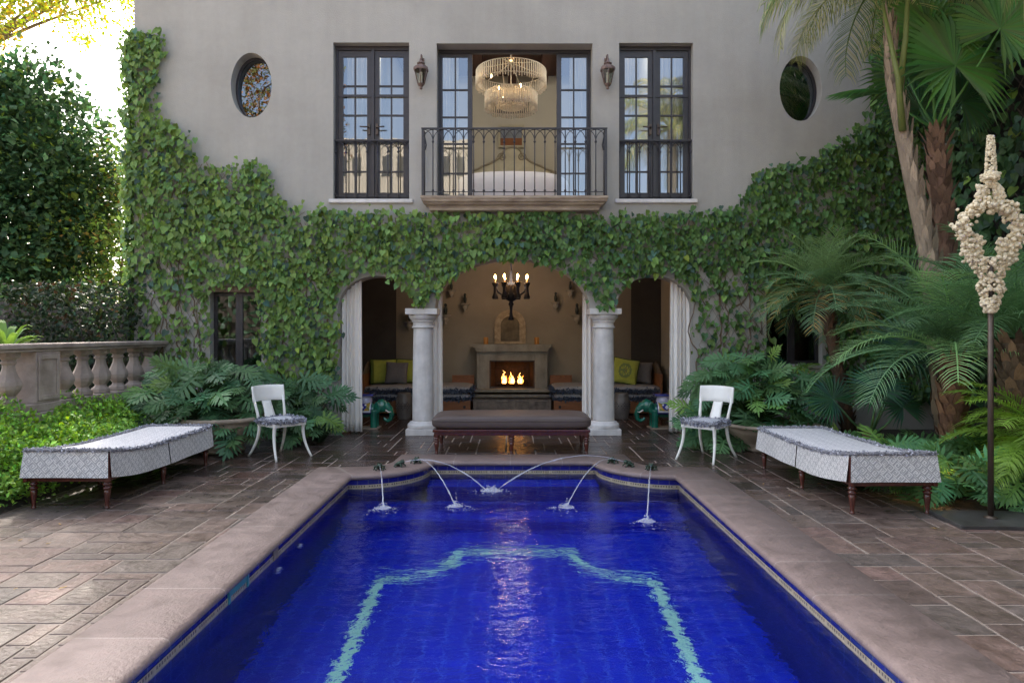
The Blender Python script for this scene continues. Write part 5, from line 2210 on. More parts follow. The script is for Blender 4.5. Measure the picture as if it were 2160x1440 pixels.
PH = (.052, .112, .050)
t = thing('potted_philodendron', 'lobed leaf philodendron in a wide stone bowl behind the left daybed', 'potted plant', (-3.72, 8.75, 0))
pot(t, .56, .46, (.05, -.08, 0))
philodendron(t, 200, -.18, .06, .44, .92, .62, .72, .30, PH, low=-.06)
t = thing('potted_philodendron', 'lobed leaf philodendron in a round stone pot behind the right klismos chair', 'potted plant', (3.18, 8.85, 0))
pot(t, .60, .36, (.12, -.1, 0))
philodendron(t, 210, .06, .20, .34, .93, .54, .92, .30, (.055, .12, .052), low=-.1)
t = thing('philodendron', 'bushy philodendron growing against the wall behind the left klismos chair', 'shrub', (-2.98, 9.45, 0))
philodendron(t, 110, 0, 0, .05, .62, .42, .86, .27, PH, low=.0)
t = thing('philodendron', 'low philodendron under the right klismos chair beside the drape', 'shrub', (2.82, 9.15, 0))
philodendron(t, 60, 0, 0, .05, .45, .40, .55, .25, PH, low=.0)
# strap leaved clump by the left drape
def strap_clump(t, n, c, ln, h_, base, wdt=.03, up=.6):
    mb_ = MB()
    for i in range(n):
        a = random.uniform(0, 2 * PI)
        l_ = ln * random.uniform(.6, 1.1)
        e = random.uniform(.15, 1) * up
        pts = []
        for q in range(6):
            s = q / 5
            r_ = l_ * s * math.cos(e * 1.2) + .02
            z_ = h_ * (math.sin(min(PI * .9, s * PI * .62)) * (.5 + e)) * l_ / ln
            pts.append(Vector((c[0] + r_ * math.cos(a), c[1] + r_ * math.sin(a), c[2] + z_)))
        sd = Vector((-math.sin(a), math.cos(a), 0))
        k = random.uniform(.6, 1.35)
        col = tuple(b_ * k for b_ in base)
        for q in range(5):
            w0, w1 = wdt * math.sin(PI * (q / 5 * .85 + .15)), wdt * math.sin(PI * ((q + 1) / 5 * .85 + .15))
            up_ = Vector((0, 0, -.25 * w0))
            mb_.add([pts[q] - sd * w0, pts[q] + up_, pts[q] + sd * w0, pts[q + 1] - sd * w1, pts[q + 1] + up_, pts[q + 1] + sd * w1], [(0, 1, 4, 3), (1, 2, 5, 4)], col)
    return mb_.build('leaves', M['leaf'], t)


t = thing('strappy_plant', 'dark strap leaved clump at the foot of the left drape', 'plant', (-2.62, 9.35, 0))
strap_clump(t, 60, (0, 0, 0), .42, .30, (.028, .055, .03), .018)
t = thing('strappy_plant', 'bright sunlit strap leaved plant behind the balustrade at far left', 'plant', (-6.0, 8.1, 1.25))
strap_clump(t, 40, (0, 0, 0), .45, .30, (.14, .24, .06), .035, .8)

# ------------------------------------------------------------------ beds and ground cover
mb = MB()


def bed_mesh(x0_, x1_, y0_, y1_, hf, nx_=24, ny_=30):
    m2 = MB()
    m2.grid(lambda u, v: (x0_ + (x1_ - x0_) * u, y0_ + (y1_ - y0_) * v, hf(u, v)), nx_, ny_)
    return m2


hL = lambda u, v: .004 + .62 * (1 - u) ** .8 * min(1, (.25 + v)) if u < .999 else .004
tag(bed_mesh(-7.6, -4.22, 1.5, 9.95, lambda u, v: -.008 + .55 * min(1, (1 - u) * 3.2)).build('planting_bed', M['soil']), kind='structure')
tag(bed_mesh(3.68, 6.35, 5.75, 9.98, lambda u, v: -.008 + .10 * min(1, u * 4) * min(1, v * 8 + .1)).build('planting_bed', M['soil']), kind='structure')
# sunlit ground cover
n = 38000
x, y_ = rng.uniform(-5.15, -4.02, n), rng.uniform(4.6, 9.2, n)
edge = -4.18 + .10 * lumpy(y_, y_ * .3, 2.0, 2) - .02 * (y_ - 6)
ok = x < edge + rng.normal(0, .04, n)
ok &= y_ > 5.55 + .25 * rng.random(n) - (x + 4.2) * -.25
x, y_ = x[ok], y_[ok]
n = len(x)
t_ = np.clip((-4.1 - x) / .85, 0, 1)
h_ = (.23 + .64 * t_ ** .7) * (.80 + .22 * lumpy(x * 2.2, y_ * 2.2, 1.0, 5)) * np.clip((y_ - 5.2) / .8, .35, 1)
z = h_ * np.sqrt(rng.random(n)) + .02
d = rng.normal(0, 1, (n, 3)) + np.array([.3, -.4, .5])
nr = rng.normal(0, .5, (n, 3)) + np.array([.1, -.2, 1])
Ms = frames(d, nr, np.clip(rng.normal(.042, .012, n), .02, .08))
DIA_V = [(0, 0, 0), (-.36, .42, .06), (0, 1, -.08), (.36, .42, .06), (0, .5, -.02)]
DIA_F = [(0, 4, 2, 1), (0, 3, 2, 4)]
cols = jitter((.15, .27, .05), n, .38, .12)
gc = bulk('ground_cover', M['leaf'], DIA_V, DIA_F, Ms, np.stack([x, y_, z], 1), cols)
tag(gc, kind='stuff')
# low philodendrons on the right bed
k = 0
for x_, yv_, r_, h0, nl, lb in ((3.98, 6.15, .50, .42, 70, 'low lobed philodendron beside the sculpture base plate'), (4.45, 6.55, .5, .50, 60, 'lobed philodendron behind the coral sculpture pole'),
                               (3.85, 7.05, .42, .40, 55, 'lobed philodendron touching the middle of the right daybed'), (4.55, 5.75, .45, .45, 55, 'lobed philodendron right of the coral sculpture pole'),
                               (3.72, 7.9, .4, .32, 40, 'small lobed philodendron behind the head of the right daybed'), (4.4, 7.5, .5, .40, 50, 'lobed philodendron beneath the feathery palms')):
    t = thing('philodendron', lb, 'shrub', (x_, yv_, .02), group='philodendrons in the right bed')
    philodendron(t, nl, 0, 0, 0, r_, r_, h0, .27, (.060, .135, .050), low=.0, yl=.12)

# ------------------------------------------------------------------ palms
def frond(mbx, base, az, el, length, droop, n, ll, wdt, col, dead=.0, vsh=.5, ld=.35, tipc=None):
    """feather leaf: arching midrib and paired leaflets"""
    p = Vector(base)
    pts, tg = [], []
    N_ = 16
    a = az
    for i in range(N_ + 1):
        s = i / N_
        e = el - droop * s ** 1.3
        d = Vector((math.cos(a) * math.cos(e), math.sin(a) * math.cos(e), math.sin(e)))
        pts.append(p.copy())
        tg.append(d)
        p = p + d * (length / N_)
    k = random.uniform(.75, 1.25)
    c = tuple(q * k for q in col)
    rc = tuple(q * 1.25 for q in c)
    mbx.tube(pts, [.012 * (1 - .85 * i / N_) * (length / 1.2) + .002 for i in range(N_ + 1)], 4, rc, cap=False)
    for i in range(n):
        s = .14 + .86 * (i + random.uniform(-.3, .3)) / n
        s = min(.995, max(.1, s))
        f = s * N_
        i0 = min(N_ - 1, int(f))
        q = pts[i0].lerp(pts[i0 + 1], f - i0)
        T = tg[i0]
        side = T.cross(Vector((0, 0, 1)))
        if side.length < .1:
            side = Vector((-math.sin(a), math.cos(a), 0))
        side.normalize()
        upv = side.cross(T).normalized()
        L1 = ll * (math.sin(PI * (.12 + .80 * s)) ** .7) * random.uniform(.85, 1.1)
        for sg in (-1, 1):
            d = (side * sg * .82 + T * (.50 + .35 * s) + upv * vsh * random.uniform(.5, 1.1)).normalized()
            d2 = (d + Vector((0, 0, -ld * random.uniform(.6, 1.4)))).normalized()
            d3 = (d2 + Vector((0, 0, -ld * 1.1))).normalized()
            m1 = q + d * L1 * .4
            m2 = m1 + d2 * L1 * .35
            m3 = m2 + d3 * L1 * .25
            wv = T * wdt
            kk = random.uniform(.8, 1.2)
            cc = tuple(x * kk for x in c)
            if tipc and random.random() < .35:
                cc = tuple(x * kk for x in tipc)
            mbx.add([q - wv * .4, q + wv * .4, m1 + wv * .5, m1 - wv * .5, m2 + wv * .36, m2 - wv * .36, m3], [(0, 1, 2, 3), (3, 2, 4, 5), (5, 4, 6)], cc)


def fan_leaf(mbx, base, tip, facing, rad, col, n=34, span=300, split=.55, droop=.25, pet=.012):
    """palmate leaf on a stalk from base to tip (the hub); facing = blade normal"""
    base, tip = Vector(base), Vector(tip)
    mid = base.lerp(tip, .5) + Vector((0, 0, -.03))
    mbx.tube([base, mid, tip], [pet * 1.4, pet, pet * .8], 6, tuple(q * 1.5 for q in col))
    nn = Vector(facing).normalized()
    ax = (tip - base)
    ax = (ax - nn * ax.dot(nn)).normalized()
    sd = ax.cross(nn).normalized()
    ring1, ringv = [], []
    k = random.uniform(.85, 1.15)
    for i in range(n + 1):
        a = R(-span / 2 + span * i / n)
        L_ = rad * (.72 + .28 * math.cos(a / 2)) * random.uniform(.93, 1.05)
        d = ax * math.cos(a) + sd * math.sin(a)
        ring1.append((d, L_))
    for i in range(n):
        (da, La), (db, Lb) = ring1[i], ring1[i + 1]
        dm = ((da + db) / 2).normalized()
        Lm = (La + Lb) / 2
        A, B = tip + da * Lm * split + nn * .012, tip + db * Lm * split + nn * .012
        C = tip + dm * Lm * split - nn * .016
        back = -nn * droop * .10 * Lm
        c = tuple(q * k * random.uniform(.8, 1.2) for q in col)
        dr = Vector((0, 0, -droop * Lm * random.uniform(.15, .45)))
        E = tip + dm * Lm + dr + back
        sh = .42
        A2, B2, C2 = A.lerp(E, .5) - dr * .25, B.lerp(E, .5) - dr * .25, C.lerp(E, .5) - dr * .25
        A2, B2 = C2.lerp(A2, .9), C2.lerp(B2, .9)
        mbx.add([tip, A, C, B, A2, C2, B2, E], [(0, 1, 2), (0, 2, 3), (1, 4, 5, 2), (2, 5, 6, 3), (4, 7, 5), (5, 7, 6)], c)


def palm_trunk(name, t, pts, rad, c1, c2, rows, per, bl=.10, flare=.35):
    """trunk with overlapping broken leaf bases"""
    mb_ = MB(c1)
    mb_.tube(pts, rad, 14, c1)
    P_ = [Vector(p) for p in pts]
    for i in range(rows):
        s = (i + .5) / rows
        f = s * (len(P_) - 1)
        i0 = min(len(P_) - 2, int(f))
        q = P_[i0].lerp(P_[i0 + 1], f - i0)
        r_ = rad[i0] * (1 - (f - i0)) + rad[i0 + 1] * (f - i0)
        for k in range(per):
            a = 2 * PI * (k + .5 * (i % 2)) / per + random.uniform(-.12, .12)
            o = Vector((math.cos(a), math.sin(a), 0))
            sdv = Vector((-math.sin(a), math.cos(a), 0))
            w_ = r_ * 2.6 / per * random.uniform(.8, 1.2)
            h_ = bl * random.uniform(.7, 1.4)
            fl = flare * random.uniform(.2, 1.2) * h_
            b0 = q + o * r_ * .96
            kq = random.uniform(.65, 1.3)
            c = tuple(x * kq for x in (c2 if random.random() < .6 else c1))
            mb_.add([b0 - sdv * w_, b0 + sdv * w_, b0 + sdv * w_ * .8 + o * (fl * .5 + .012) + Vector((0, 0, h_ * .6)), b0 - sdv * w_ * .8 + o * (fl * .5 + .012) + Vector((0, 0, h_ * .6)),
                     b0 + o * (fl + .014) + sdv * w_ * random.uniform(-.3, .3) + Vector((0, 0, h_))], [(0, 1, 2, 3), (3, 2, 4)], c)
    return mb_.build('trunk', M['palmbark'], t)


# pygmy date palm in front of the right small window
pc = P(1737, 618, 9.1)
t = thing('date_palm', 'small feathery date palm in front of the right ground floor window', 'palm tree', (pc.x, pc.y, 0))
palm_trunk('trunk', t, [(.42, .12, 0), (.34, .08, .45), (.22, .03, .95), (.08, 0, pc.z - .45), (0, 0, pc.z - .2), (0, 0, pc.z)], [.10, .085, .075, .07, .10, .07], (.10, .06, .035), (.16, .085, .045), 26, 8, .09, .5)
mb = MB()
for i in range(46):
    s = i / 45
    az = i * 2.39996 + random.uniform(-.2, .2)
    el = R(86 - 92 * s ** .85 + random.uniform(-8, 8))
    frond(mb, (0, 0, pc.z), az, el, random.uniform(.92, 1.15), R(62 + 30 * s), 32, .29, .0125, (.105, .18, .088) if s > .4 else (.145, .22, .095), vsh=.35, ld=.22, tipc=(.26, .20, .07) if s > .55 else None)
mb.build('crown', M['palmleaf'], t)

# big feathery palm at the right
pc = P(2010, 752, 7.05)
t = thing('feather_palm', 'large arching feathery palm behind the coral sculpture', 'palm tree', (pc.x, pc.y, 0))
palm_trunk('trunk', t, [(.02, 0, 0), (0, 0, .5), (0, 0, pc.z - .3), (0, 0, pc.z)], [.13, .12, .13, .10], (.15, .075, .04), (.23, .12, .06), 12, 7, .13, .5)
mb = MB()
for i in range(34):
    s = i / 33
    az = i * 2.39996 + 2.2
    el = R(84 - 72 * s + random.uniform(-8, 8))
    frond(mb, (0, 0, pc.z), az, el, random.uniform(1.25, 1.65), R(58 + 25 * s), 38, .42, .0125, (.098, .178, .088) if i % 3 else (.14, .235, .095), vsh=.3, ld=.3)
mb.build('crown', M['palmleaf'], t)

# palm at the far right with brown stump and lime feather leaves in front
pc = P(2150, 715, 6.4)
t = thing('feather_palm', 'shaggy trunked palm at the right edge behind the lime fronds', 'palm tree', (pc.x, pc.y, 0))
palm_trunk('trunk', t, [(.05, .05, 0), (.02, .02, .5), (0, 0, pc.z - .5), (0, 0, pc.z)], [.16, .17, .18, .15], (.10, .065, .035), (.20, .12, .06), 18, 10, .12, .5)
mb = MB()
for i in range(22):
    s = i / 21
    az = i * 2.39996 + .7
    frond(mb, (0, 0, pc.z), az, R(82 - 66 * s), random.uniform(1.0, 1.4), R(50 + 30 * s), 40, .34, .013, (.07, .14, .06), vsh=.3, ld=.3)
mb.build('crown', M['palmleaf'], t)
t = thing('lime_palm', 'low lime green feather palm at the right edge beside the pole', 'palm', (4.82, 6.05, .05))
mb = MB()
for i in range(26):
    az = R(95 + 175 * random.random()) if i < 18 else random.uniform(0, 6.28)
    frond(mb, (0, 0, .30), az, R(random.uniform(25, 78)), random.uniform(.85, 1.15), R(random.uniform(75, 115)), 42, .30, .014, (.15, .245, .04), vsh=.25, ld=.35)
mb.build('crown', M['palmleaf'], t)
mb = MB((.14, .09, .05))
mb.tube([(0, 0, 0), (0, 0, .3)], [.12, .09], 10)
mb.build('trunk', M['palmbark'], t)

# small fan palms in the shade
t = thing('fan_palm', 'low fan palm with pleated bluish leaves between the window and the right daybed', 'palm', (4.15, 7.9, .05))
mb = MB()
b0 = (0, 0, .25)
for hub, fc, rd, sp in ((P(1757, 842, 7.75), (-.3, -1, .25), .36, 320), (P(1890, 770, 7.7), (.15, -.3, -.95), .62, 170), (P(1920, 735, 8.0), (-.2, -1, .5), .60, 300), (P(1850, 820, 7.5), (-.2, -.8, .7), .42, 300), (P(1905, 858, 7.4), (.2, -.9, .5), .35, 300)):
    h = hub - Vector((4.15, 7.9, .05))
    fan_leaf(mb, b0, h, fc, rd, (.045, .10, .06), 32, sp, .55, .3)
mb.build('crown', M['palmleaf'], t)
mb = MB((.12, .075, .04))
mb.tube([(0, 0, -.05), (0, 0, .3)], [.10, .075], 10)
mb.build('trunk', M['palmbark'], t)

# tall feather palm with pale trunk: bends towards the house
A = 7.75
tp = [P(1990, 800, A), P(1972, 620, A), P(1952, 500, A), P(1922, 370, A), P(1903, 280, A), P(1888, 200, A), P(1880, 120, A), P(1876, 40, A)]
o0 = Vector((tp[0].x, A, 0))
t = thing('tall_palm', 'tall pale trunked feather palm leaning towards the house at right', 'palm tree', o0)
pts = [Vector((.10, 0, 0))] + [p - o0 for p in tp]
palm_trunk('trunk', t, pts, [.15, .125, .11, .10, .085, .075, .08, .065, .045], (.28, .215, .15), (.36, .27, .185), 34, 6, .20, .10)
mb = MB()
top = pts[-1]
for s_, (dx, dz) in ((0, (-.30, .95)), (1, (.04, 1))):
    b_ = pts[5 + (s_ % 2)] + Vector((dx * .12, -.07, 0))
    mb.tube([b_, b_ + Vector((dx * .35, -.10, .55)), b_ + Vector((dx * 1.0, -.14, 1.35))], [.040, .030, .018], 8, (.15, .17, .055))
mb.build('leaf_stalks', M['palmleaf'], t)
mb = MB()
for i in range(30):
    az = i * 2.39996 + 1.1
    s = i / 29
    frond(mb, top + Vector((0, 0, .5)), az, R(70 - 62 * s), random.uniform(1.5, 1.9), R(92 + 26 * s), 52, .52, .013, (.10, .155, .05) if i % 3 else (.20, .21, .09), vsh=-.05, ld=.75, tipc=(.33, .30, .14))
for az in (165, 188, 205, 220, 240, 262, 285, 310, 335):
    frond(mb, top + Vector((0, 0, .7)), R(az), R(random.uniform(10, 35)), random.uniform(1.1, 1.45), R(95), 56, .50, .013, (.10, .165, .05), vsh=-.1, ld=.8, tipc=(.33, .30, .14))
mb.build('crown', M['palmleaf'], t)

# fan palm with red brown shaggy trunk beside it
A = 8.1
o0 = Vector((P(1992, 700, A).x, A, 0))
t = thing('tall_fan_palm', 'fan palm with shaggy red brown trunk beside the tall pale palm', 'palm tree', o0)
tp = [Vector((.05, 0, 0)), P(1995, 640, A) - o0, P(1990, 480, A) - o0, P(1978, 360, A) - o0, P(1974, 275, A) - o0]
palm_trunk('trunk', t, tp, [.125, .12, .11, .10, .085], (.17, .095, .06), (.24, .14, .09), 26, 6, .17, .5)
mb = MB()
bt = tp[-1]
for hub, fc, rd, sp, cl in ((P(2015, 138, A - .3), (.25, -.9, .3), .98, 310, (.075, .165, .045)), (P(1915, 165, A + .2), (-.2, -1, .1), .62, 300, (.06, .13, .05)), (P(1868, 196, A + .1), (.05, -.25, .95), .68, 120, (.055, .14, .045)),
                           (P(1960, 60, A), (-.1, -.9, .4), .7, 300, (.085, .17, .05)), (P(2110, 60, A - .3), (-.4, -.8, .3), .8, 300, (.08, .165, .05)), (P(1940, 230, A + .4), (-.3, -1, .2), .55, 300, (.06, .12, .06)), (P(2030, 215, A + .35), (.2, -1, .1), .55, 260, (.05, .11, .05))):
    fan_leaf(mb, bt, hub - o0, fc, rd, cl, 40, sp, .6, .35, .014)
mb.build('crown', M['palmleaf'], t)

# uplights in the right bed
M['lampon'] = mat('lit lamp lens', (1, .7, .3), .4, .05, 5, emis=(1, .55, .16), estr=25)
for k, (p, lb, e) in enumerate(((P(1885, 905, 7.25), 'small lit garden uplight between the palm trunks behind the daybed', .7), (P(1975, 985, 6.15), 'small lit garden uplight low in the leaves at the foot of the right daybed', .4))):
    t = thing('garden_light', lb, 'garden light', (p.x, p.y, .05), group='garden uplights')
    mb = MB()
    mb.lathe([(.03, 0), (.035, .03), (.04, .10), (.042, .105)], n=12)
    mb.build('housing', M['black'], t)
    mb = MB()
    mb.lathe([(.038, .106), (.002, .107)], n=12, cap=False)
    mb.build('lens', M['lampon'], t)
    lamp('uplight', (0, -.03, .2), e, (1, .55, .18), .05, t)

# ------------------------------------------------------------------ left balustrade
BX = -5.16
t = thing('balustrade', 'weathered stone balustrade with octagonal balusters beside the left planting', 'balustrade', (BX, 0, 0))
mb = MB()
mb.box(-.15, .15, 5.2, 9.94, 1.30, 1.33)
mb.box(-.17, .17, 5.2, 9.95, 1.332, 1.385)
mb.build('handrail', M['redstone'], t, bevel=.012)
mb = MB()
mb.box(-.15, .15, 5.2, 9.94, .66, .75)
mb.box(-.19, .19, 5.2, 9.94, .0, .658)
mb.build('base_course', M['redstone'], t, bevel=.01)
mb = MB()
mb.box(-.14, .14, 7.22, 7.60, .752, 1.298)
for a_, b_, c_, d_ in ((7.24, 7.285, .78, 1.27), (7.535, 7.58, .78, 1.27), (7.286, 7.534, 1.215, 1.27), (7.286, 7.534, .78, .835)):
    mb.box(.142, .156, a_, b_, c_, d_)
mb.build('pier', M['redstone'], t, bevel=.012)
yb = [5.5, 5.88, 6.26, 6.64, 7.01] + [7.86, 8.22, 8.58, 8.96, 9.34, 9.72]
for y_ in yb:
    mb = MB()
    mb.lathe([(.10, .752), (.108, .76), (.108, .80), (.075, .825), (.062, .85), (.085, .88), (.112, .92), (.122, .96), (.115, 1.0), (.085, 1.06), (.062, 1.12), (.056, 1.17), (.072, 1.185), (.072, 1.20), (.058, 1.215), (.075, 1.235), (.105, 1.25), (.108, 1.298)], (0, y_, 0), 8, smooth=False, turn=R(22.5))
    mb.build('baluster', M['redstone'], t)

# ------------------------------------------------------------------ trees
def tree(nm, lb, loc, trunk_pts, trad, blobs, nleaf, size, base, yl=0.0, ycol=(.2, .25, .03), group=None, limbs=8, sun_side=None):
    t = thing(nm, lb, 'tree', loc, group=group)
    mb_ = MB()
    mb_.tube(trunk_pts, trad, 9, (.9, .9, .9))
    top = Vector(trunk_pts[-1])
    bl = np.array(blobs)
    for k in range(limbs):
        b_ = blobs[k % len(blobs)]
        e = Vector(b_[:3]) + Vector((random.gauss(0, .3), random.gauss(0, .3), random.gauss(0, .3))) * b_[3] * .5
        s = Vector(trunk_pts[-1 - (k % 2)])
        md = s.lerp(e, .5) + Vector((random.gauss(0, .1), random.gauss(0, .1), .12)) * b_[3]
        mb_.tube([s, md, e], [trad[-1] * .7, trad[-1] * .45, trad[-1] * .12], 6)
        for q in range(3):
            e2 = e + Vector((random.gauss(0, .5), random.gauss(0, .5), random.gauss(0, .4))) * b_[3]
            mb_.tube([md.lerp(e, .4), e, e2], [trad[-1] * .22, trad[-1] * .14, trad[-1] * .04], 5)
    mb_.build('trunk', M['bark'], t)
    vol = bl[:, 3] ** 2
    i = rng.choice(len(bl), nleaf, p=vol / vol.sum())
    g_ = rng.normal(0, 1, (nleaf, 3))
    g_ /= np.linalg.norm(g_, axis=1, keepdims=True)
    # twig clusters: leaves gather in tufts near the surface of each lobe
    nt_ = nleaf // 14
    ti = rng.choice(len(bl), nt_, p=vol / vol.sum())
    tg = rng.normal(0, 1, (nt_, 3))
    tg /= np.linalg.norm(tg, axis=1, keepdims=True)
    tr_ = bl[ti, 3] * np.clip(rng.normal(.86, .16, nt_), .2, 1.2)
    tc = bl[ti, :3] + tg * tr_[:, None]
    j = rng.integers(0, nt_, nleaf)
    pos = tc[j] + rng.normal(0, size * 1.25, (nleaf, 3))
    out = tg[j]
    d = out + rng.normal(0, .6, (nleaf, 3))
    nr = np.array([0, 0, 1.0]) + .4 * out + rng.normal(0, .5, (nleaf, 3))
    Ms = frames(d, nr, np.clip(rng.normal(size, size * .25, nleaf), size * .5, size * 1.6))
    cols = jitter(base, nleaf, .3, .1)
    tone = np.exp(rng.normal(0, .28, nt_))[j]
    cols = np.clip(cols * tone[:, None], 0, 1)
    if yl:
        m_ = rng.random(nleaf) < yl
        cols[m_] = jitter(ycol, int(m_.sum()), .25, .1)
    bulk('crown', M['leaf'], DIA_V, DIA_F, Ms, pos, cols, t)
    return t


K_ = 1.45
tree('laurel_tree', 'large dark green bushy tree behind the balustrade at left', (-6.95 * K_, 9.2 * K_, 1.5 - 1.5 * K_), [Vector(q) * K_ for q in ((0, 0, 0), (.05, 0, .8), (-.05, 0, 1.6), (0, .1, 2.4))], [.15, .13, .11, .09],
     [tuple(c * K_ for c in q) for q in ((0, 0, 3.3, 1.05), (-.6, .1, 4.1, 1.0), (.35, 0, 4.05, .85), (.80, -.1, 3.45, .80), (.85, 0, 2.75, .65), (1.05, .1, 3.0, .5), (.95, .2, 2.1, .5), (-.9, -.2, 3.4, 1.0), (.3, -.2, 2.6, .8), (-.6, -.2, 2.5, .9),
                                          (.0, .1, 4.55, .6), (-1.4, .1, 4.3, .8), (-1.5, -.2, 2.7, .9), (.92, .05, 4.15, .55), (.5, 0, 4.65, .5), (1.1, .1, 3.5, .5), (.4, .1, 1.8, .6), (-.7, .1, 1.6, .7))],
     48000, .125, (.038, .080, .036), .05, (.13, .19, .04), limbs=12)
tree('shrub_tree', 'sunlit yellow green shrub in the gap between tree and house corner', (-7.75, 13.4, 0), [(0, 0, 0), (0, 0, .9), (.05, 0, 1.7)], [.08, .07, .05],
     [(0, 0, 2.1, .8), (.3, 0, 3.0, .7), (-.3, .1, 1.2, .7), (.5, -.1, 1.5, .6), (-.6, 0, 3.1, .8), (.2, .2, .5, .7), (.2, 0, 3.8, .6), (-.5, 0, 4.1, .7), (.15, 0, 4.7, .5), (.55, 0, 2.3, .5)], 11000, .085, (.10, .16, .035), .12, (.22, .16, .05))
tree('backlit_tree', 'tall backlit yellow green tree overhanging at the upper left', (-11.0, 16.0, 0), [(-2.2, 0, 0), (-2.1, 0, 4), (-1.6, -.1, 8), (-.4, -.2, 11.0)], [.26, .22, .15, .08],
     [(2.4, 0, 13.3, 1.7), (4.0, -.5, 13.2, 1.6), (.5, 0, 13.2, 1.8), (1.8, 0, 14.4, 1.8), (3, .8, 14, 1.9), (1, -.5, 13.5, 1.9), (4.8, .5, 14.2, 1.5), (1.0, -1, 8.9, .7), (.7, -1.2, 9.2, .8), (.2, -1, 9.4, .9), (2.0, -1, 9.3, .7), (1.5, -1.1, 8.9, .5), (-.9, -1, 8.5, .9), (3.1, -1, 9.9, .6), (4.0, -1, 9.4, .5), (2.3, -1, 8.7, .5), (1.6, -1.1, 8.3, .45), (-1.4, -1, 7.6, .6), (-.2, -1, 8.2, .5)],
     44000, .085, (.20, .26, .03), .3, (.36, .26, .04), limbs=16)
# dark undergrowth behind the balustrade
t = thing('dark_shrub', 'dark leafy shrub in the shade behind the balustrade', 'shrub', (-6.0, 9.7, 0))
mb = MB()
for k in range(22):
    p = Vector((random.uniform(-.9, .6), random.uniform(-.3, .5), .5))
    a = [p]
    for q in range(6):
        a.append(a[-1] + Vector((random.gauss(0, .08), random.gauss(0, .06), random.uniform(.12, .32))))
    mb.tube(a, [.012, .01, .008, .007, .006, .005, .003], 5)
mb.build('branches', M['dark'], t)
n = 5200
pos = np.stack([rng.uniform(-1.2, .65, n), rng.uniform(-.4, .6, n), rng.uniform(.7, 2.2, n)], 1)
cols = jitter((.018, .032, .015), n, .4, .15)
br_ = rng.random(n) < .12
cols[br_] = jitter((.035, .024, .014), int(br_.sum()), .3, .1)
bulk('leaves', M['leaf'], DIA_V, DIA_F, frames(rng.normal(0, 1, (n, 3)), rng.normal(0, 1, (n, 3)), rng.uniform(.05, .1, n)), pos, cols, t)
t = thing('board_fence', 'dark brown timber fence in the shade behind the left shrubs', 'fence', (-8.2, 11.2, 0))
mb = MB()
for k in range(26):
    mb.box(-1.9 + k * .18, -1.73 + k * .18, random.uniform(0, .012), .035, 0, 2.0 + random.uniform(-.02, .02))
mb.box(-1.9, 2.78, .04, .09, 1.7, 1.8)
mb.box(-1.9, 2.78, .04, .09, .5, .6)
mb.build('boards', M['dark'], t)

# ------------------------------------------------------------------ the garden across the pool (seen in the window panes)
tree('autumn_tree', 'russet and green tree across the garden seen in the left oval pane', (-9.6, -6.5, 0), [(0, 0, 0), (.1, 0, 3), (-.2, 0, 6)], [.3, .25, .18],
     [(0, 0, 10.4, 2.6), (1.2, .5, 8.6, 2.0), (-1.6, 0, 8.8, 2.2), (.5, 0, 12, 1.6)], 15000, .13, (.10, .10, .035), .45, (.24, .11, .035))
tree('dark_tree', 'dense dark tree across the garden seen in the right oval pane', (10.6, -5.5, 0), [(0, 0, 0), (.1, 0, 3), (-.2, 0, 6)], [.3, .25, .18],
     [(0, 0, 10.2, 2.6), (1.2, .5, 8.2, 2.2), (-1.4, 0, 8.6, 2.2), (0, .5, 6.5, 2.0)], 9000, .24, (.004, .006, .004))
t = thing('queen_palm', 'tall queen palm across the garden seen in the right french window', 'palm tree', (5.6, -3.5, 0))
palm_trunk('trunk', t, [(0, 0, 0), (.05, 0, 4), (0, 0, 8.6)], [.22, .17, .14], (.2, .16, .12), (.26, .2, .15), 20, 5, .2, .1)
mb = MB()
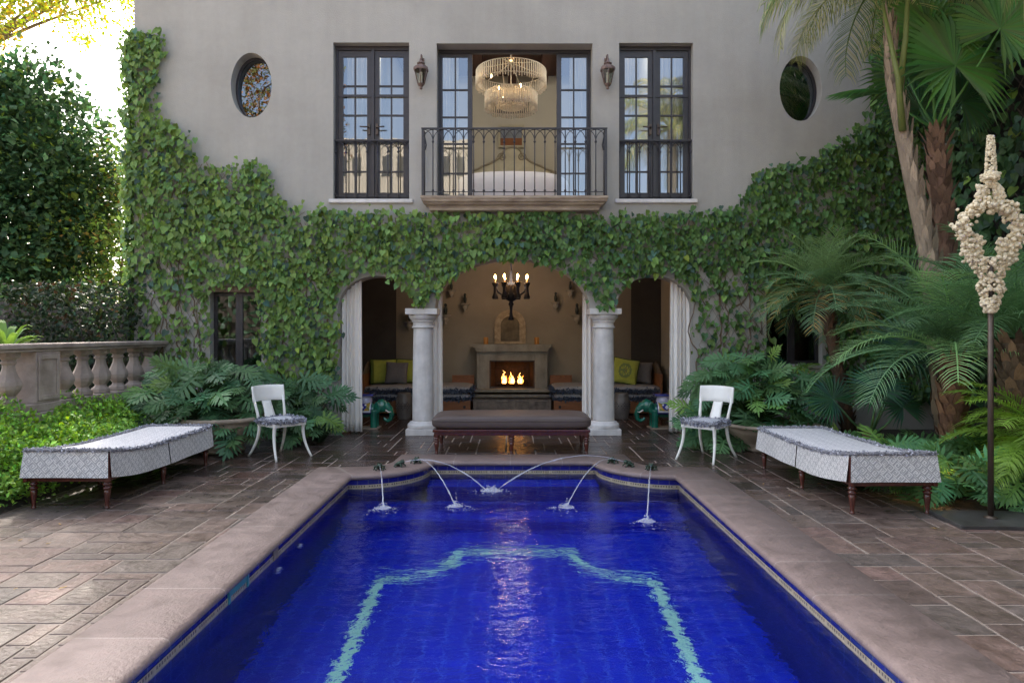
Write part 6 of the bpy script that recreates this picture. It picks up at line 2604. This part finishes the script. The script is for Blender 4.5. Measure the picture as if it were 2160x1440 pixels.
for i in range(26):
    s = i / 25
    frond(mb, (0, 0, 8.6), i * 2.39996, R(70 - 85 * s), random.uniform(2.4, 3.0), R(80), 40, .75, .03, (.14, .16, .05), vsh=.2, ld=.8, tipc=(.42, .34, .14))
mb.build('crown', M['palmleaf'], t)
t = thing('apartment_block', 'distant sand coloured block mirrored in the left french window', 'building', (-12, -46, 0))
mb = MB()
mb.box(-9, 9, 0, 10, 0, 17.5)
mb.build('wall', mat('sand render', (.42, .34, .25), .9, .1, 1), t)
mb = MB()
for i in range(14):
    for j in range(5):
        mb.box(-8.4 + i * 1.22, -7.7 + i * 1.22, 10.002, 10.03, 2 + j * 3.1, 3.7 + j * 3.1)
mb.build('window', M['dark'], t)

t = thing('hedge', 'clipped dark hedge along the far side of the garden, mirrored in the low panes', 'hedge', (0, -9, 0))
n = 9000
pos = np.stack([rng.uniform(-16, 16, n), rng.normal(0, .5, n), 4.6 * rng.random(n)], 1)
bulk('leaves', M['leaf'], DIA_V, DIA_F, frames(rng.normal(0, 1, (n, 3)), rng.normal(0, 1, (n, 3)), rng.uniform(.22, .4, n)), pos, jitter((.03, .055, .025), n), t)
mb = MB((.3, .3, .3))
mb.box(-16, 16, -.1, .1, 0, 4.2)
mb.build('branches', M['bark'], t)

# a few fallen leaves on the paving
proto = None
for k in range(22):
    x_, y__ = (random.uniform(-4.0, -2.3), random.uniform(3.0, 7.5)) if k < 13 else (random.uniform(2.4, 4.2), random.uniform(3.2, 7.5))
    if proto is None:
        mb = MB((.30, .20, .07))
        mb.add([(0, -.5, 0), (-.22, -.1, .10), (-.12, .35, .05), (0, .55, .12), (.14, .3, .02), (.2, -.1, .08), (0, 0, 0)], [(0, 6, 1), (1, 6, 2), (2, 6, 3), (3, 6, 4), (4, 6, 5), (5, 6, 0)])
        o = proto = mb.build('fallen_leaf', M['leaf'])
        tag(o, 'small dry leaf lying loose on the slate paving', 'leaf', 'fallen leaves on the paving')
    else:
        o = proto.copy()
        COL.objects.link(o)
    q = random.uniform(.022, .045)
    o.scale = (q, q * 1.3, q)
    o.location = (x_, y__, .006)
    o.rotation_euler = (0, 0, random.uniform(0, 6.28))
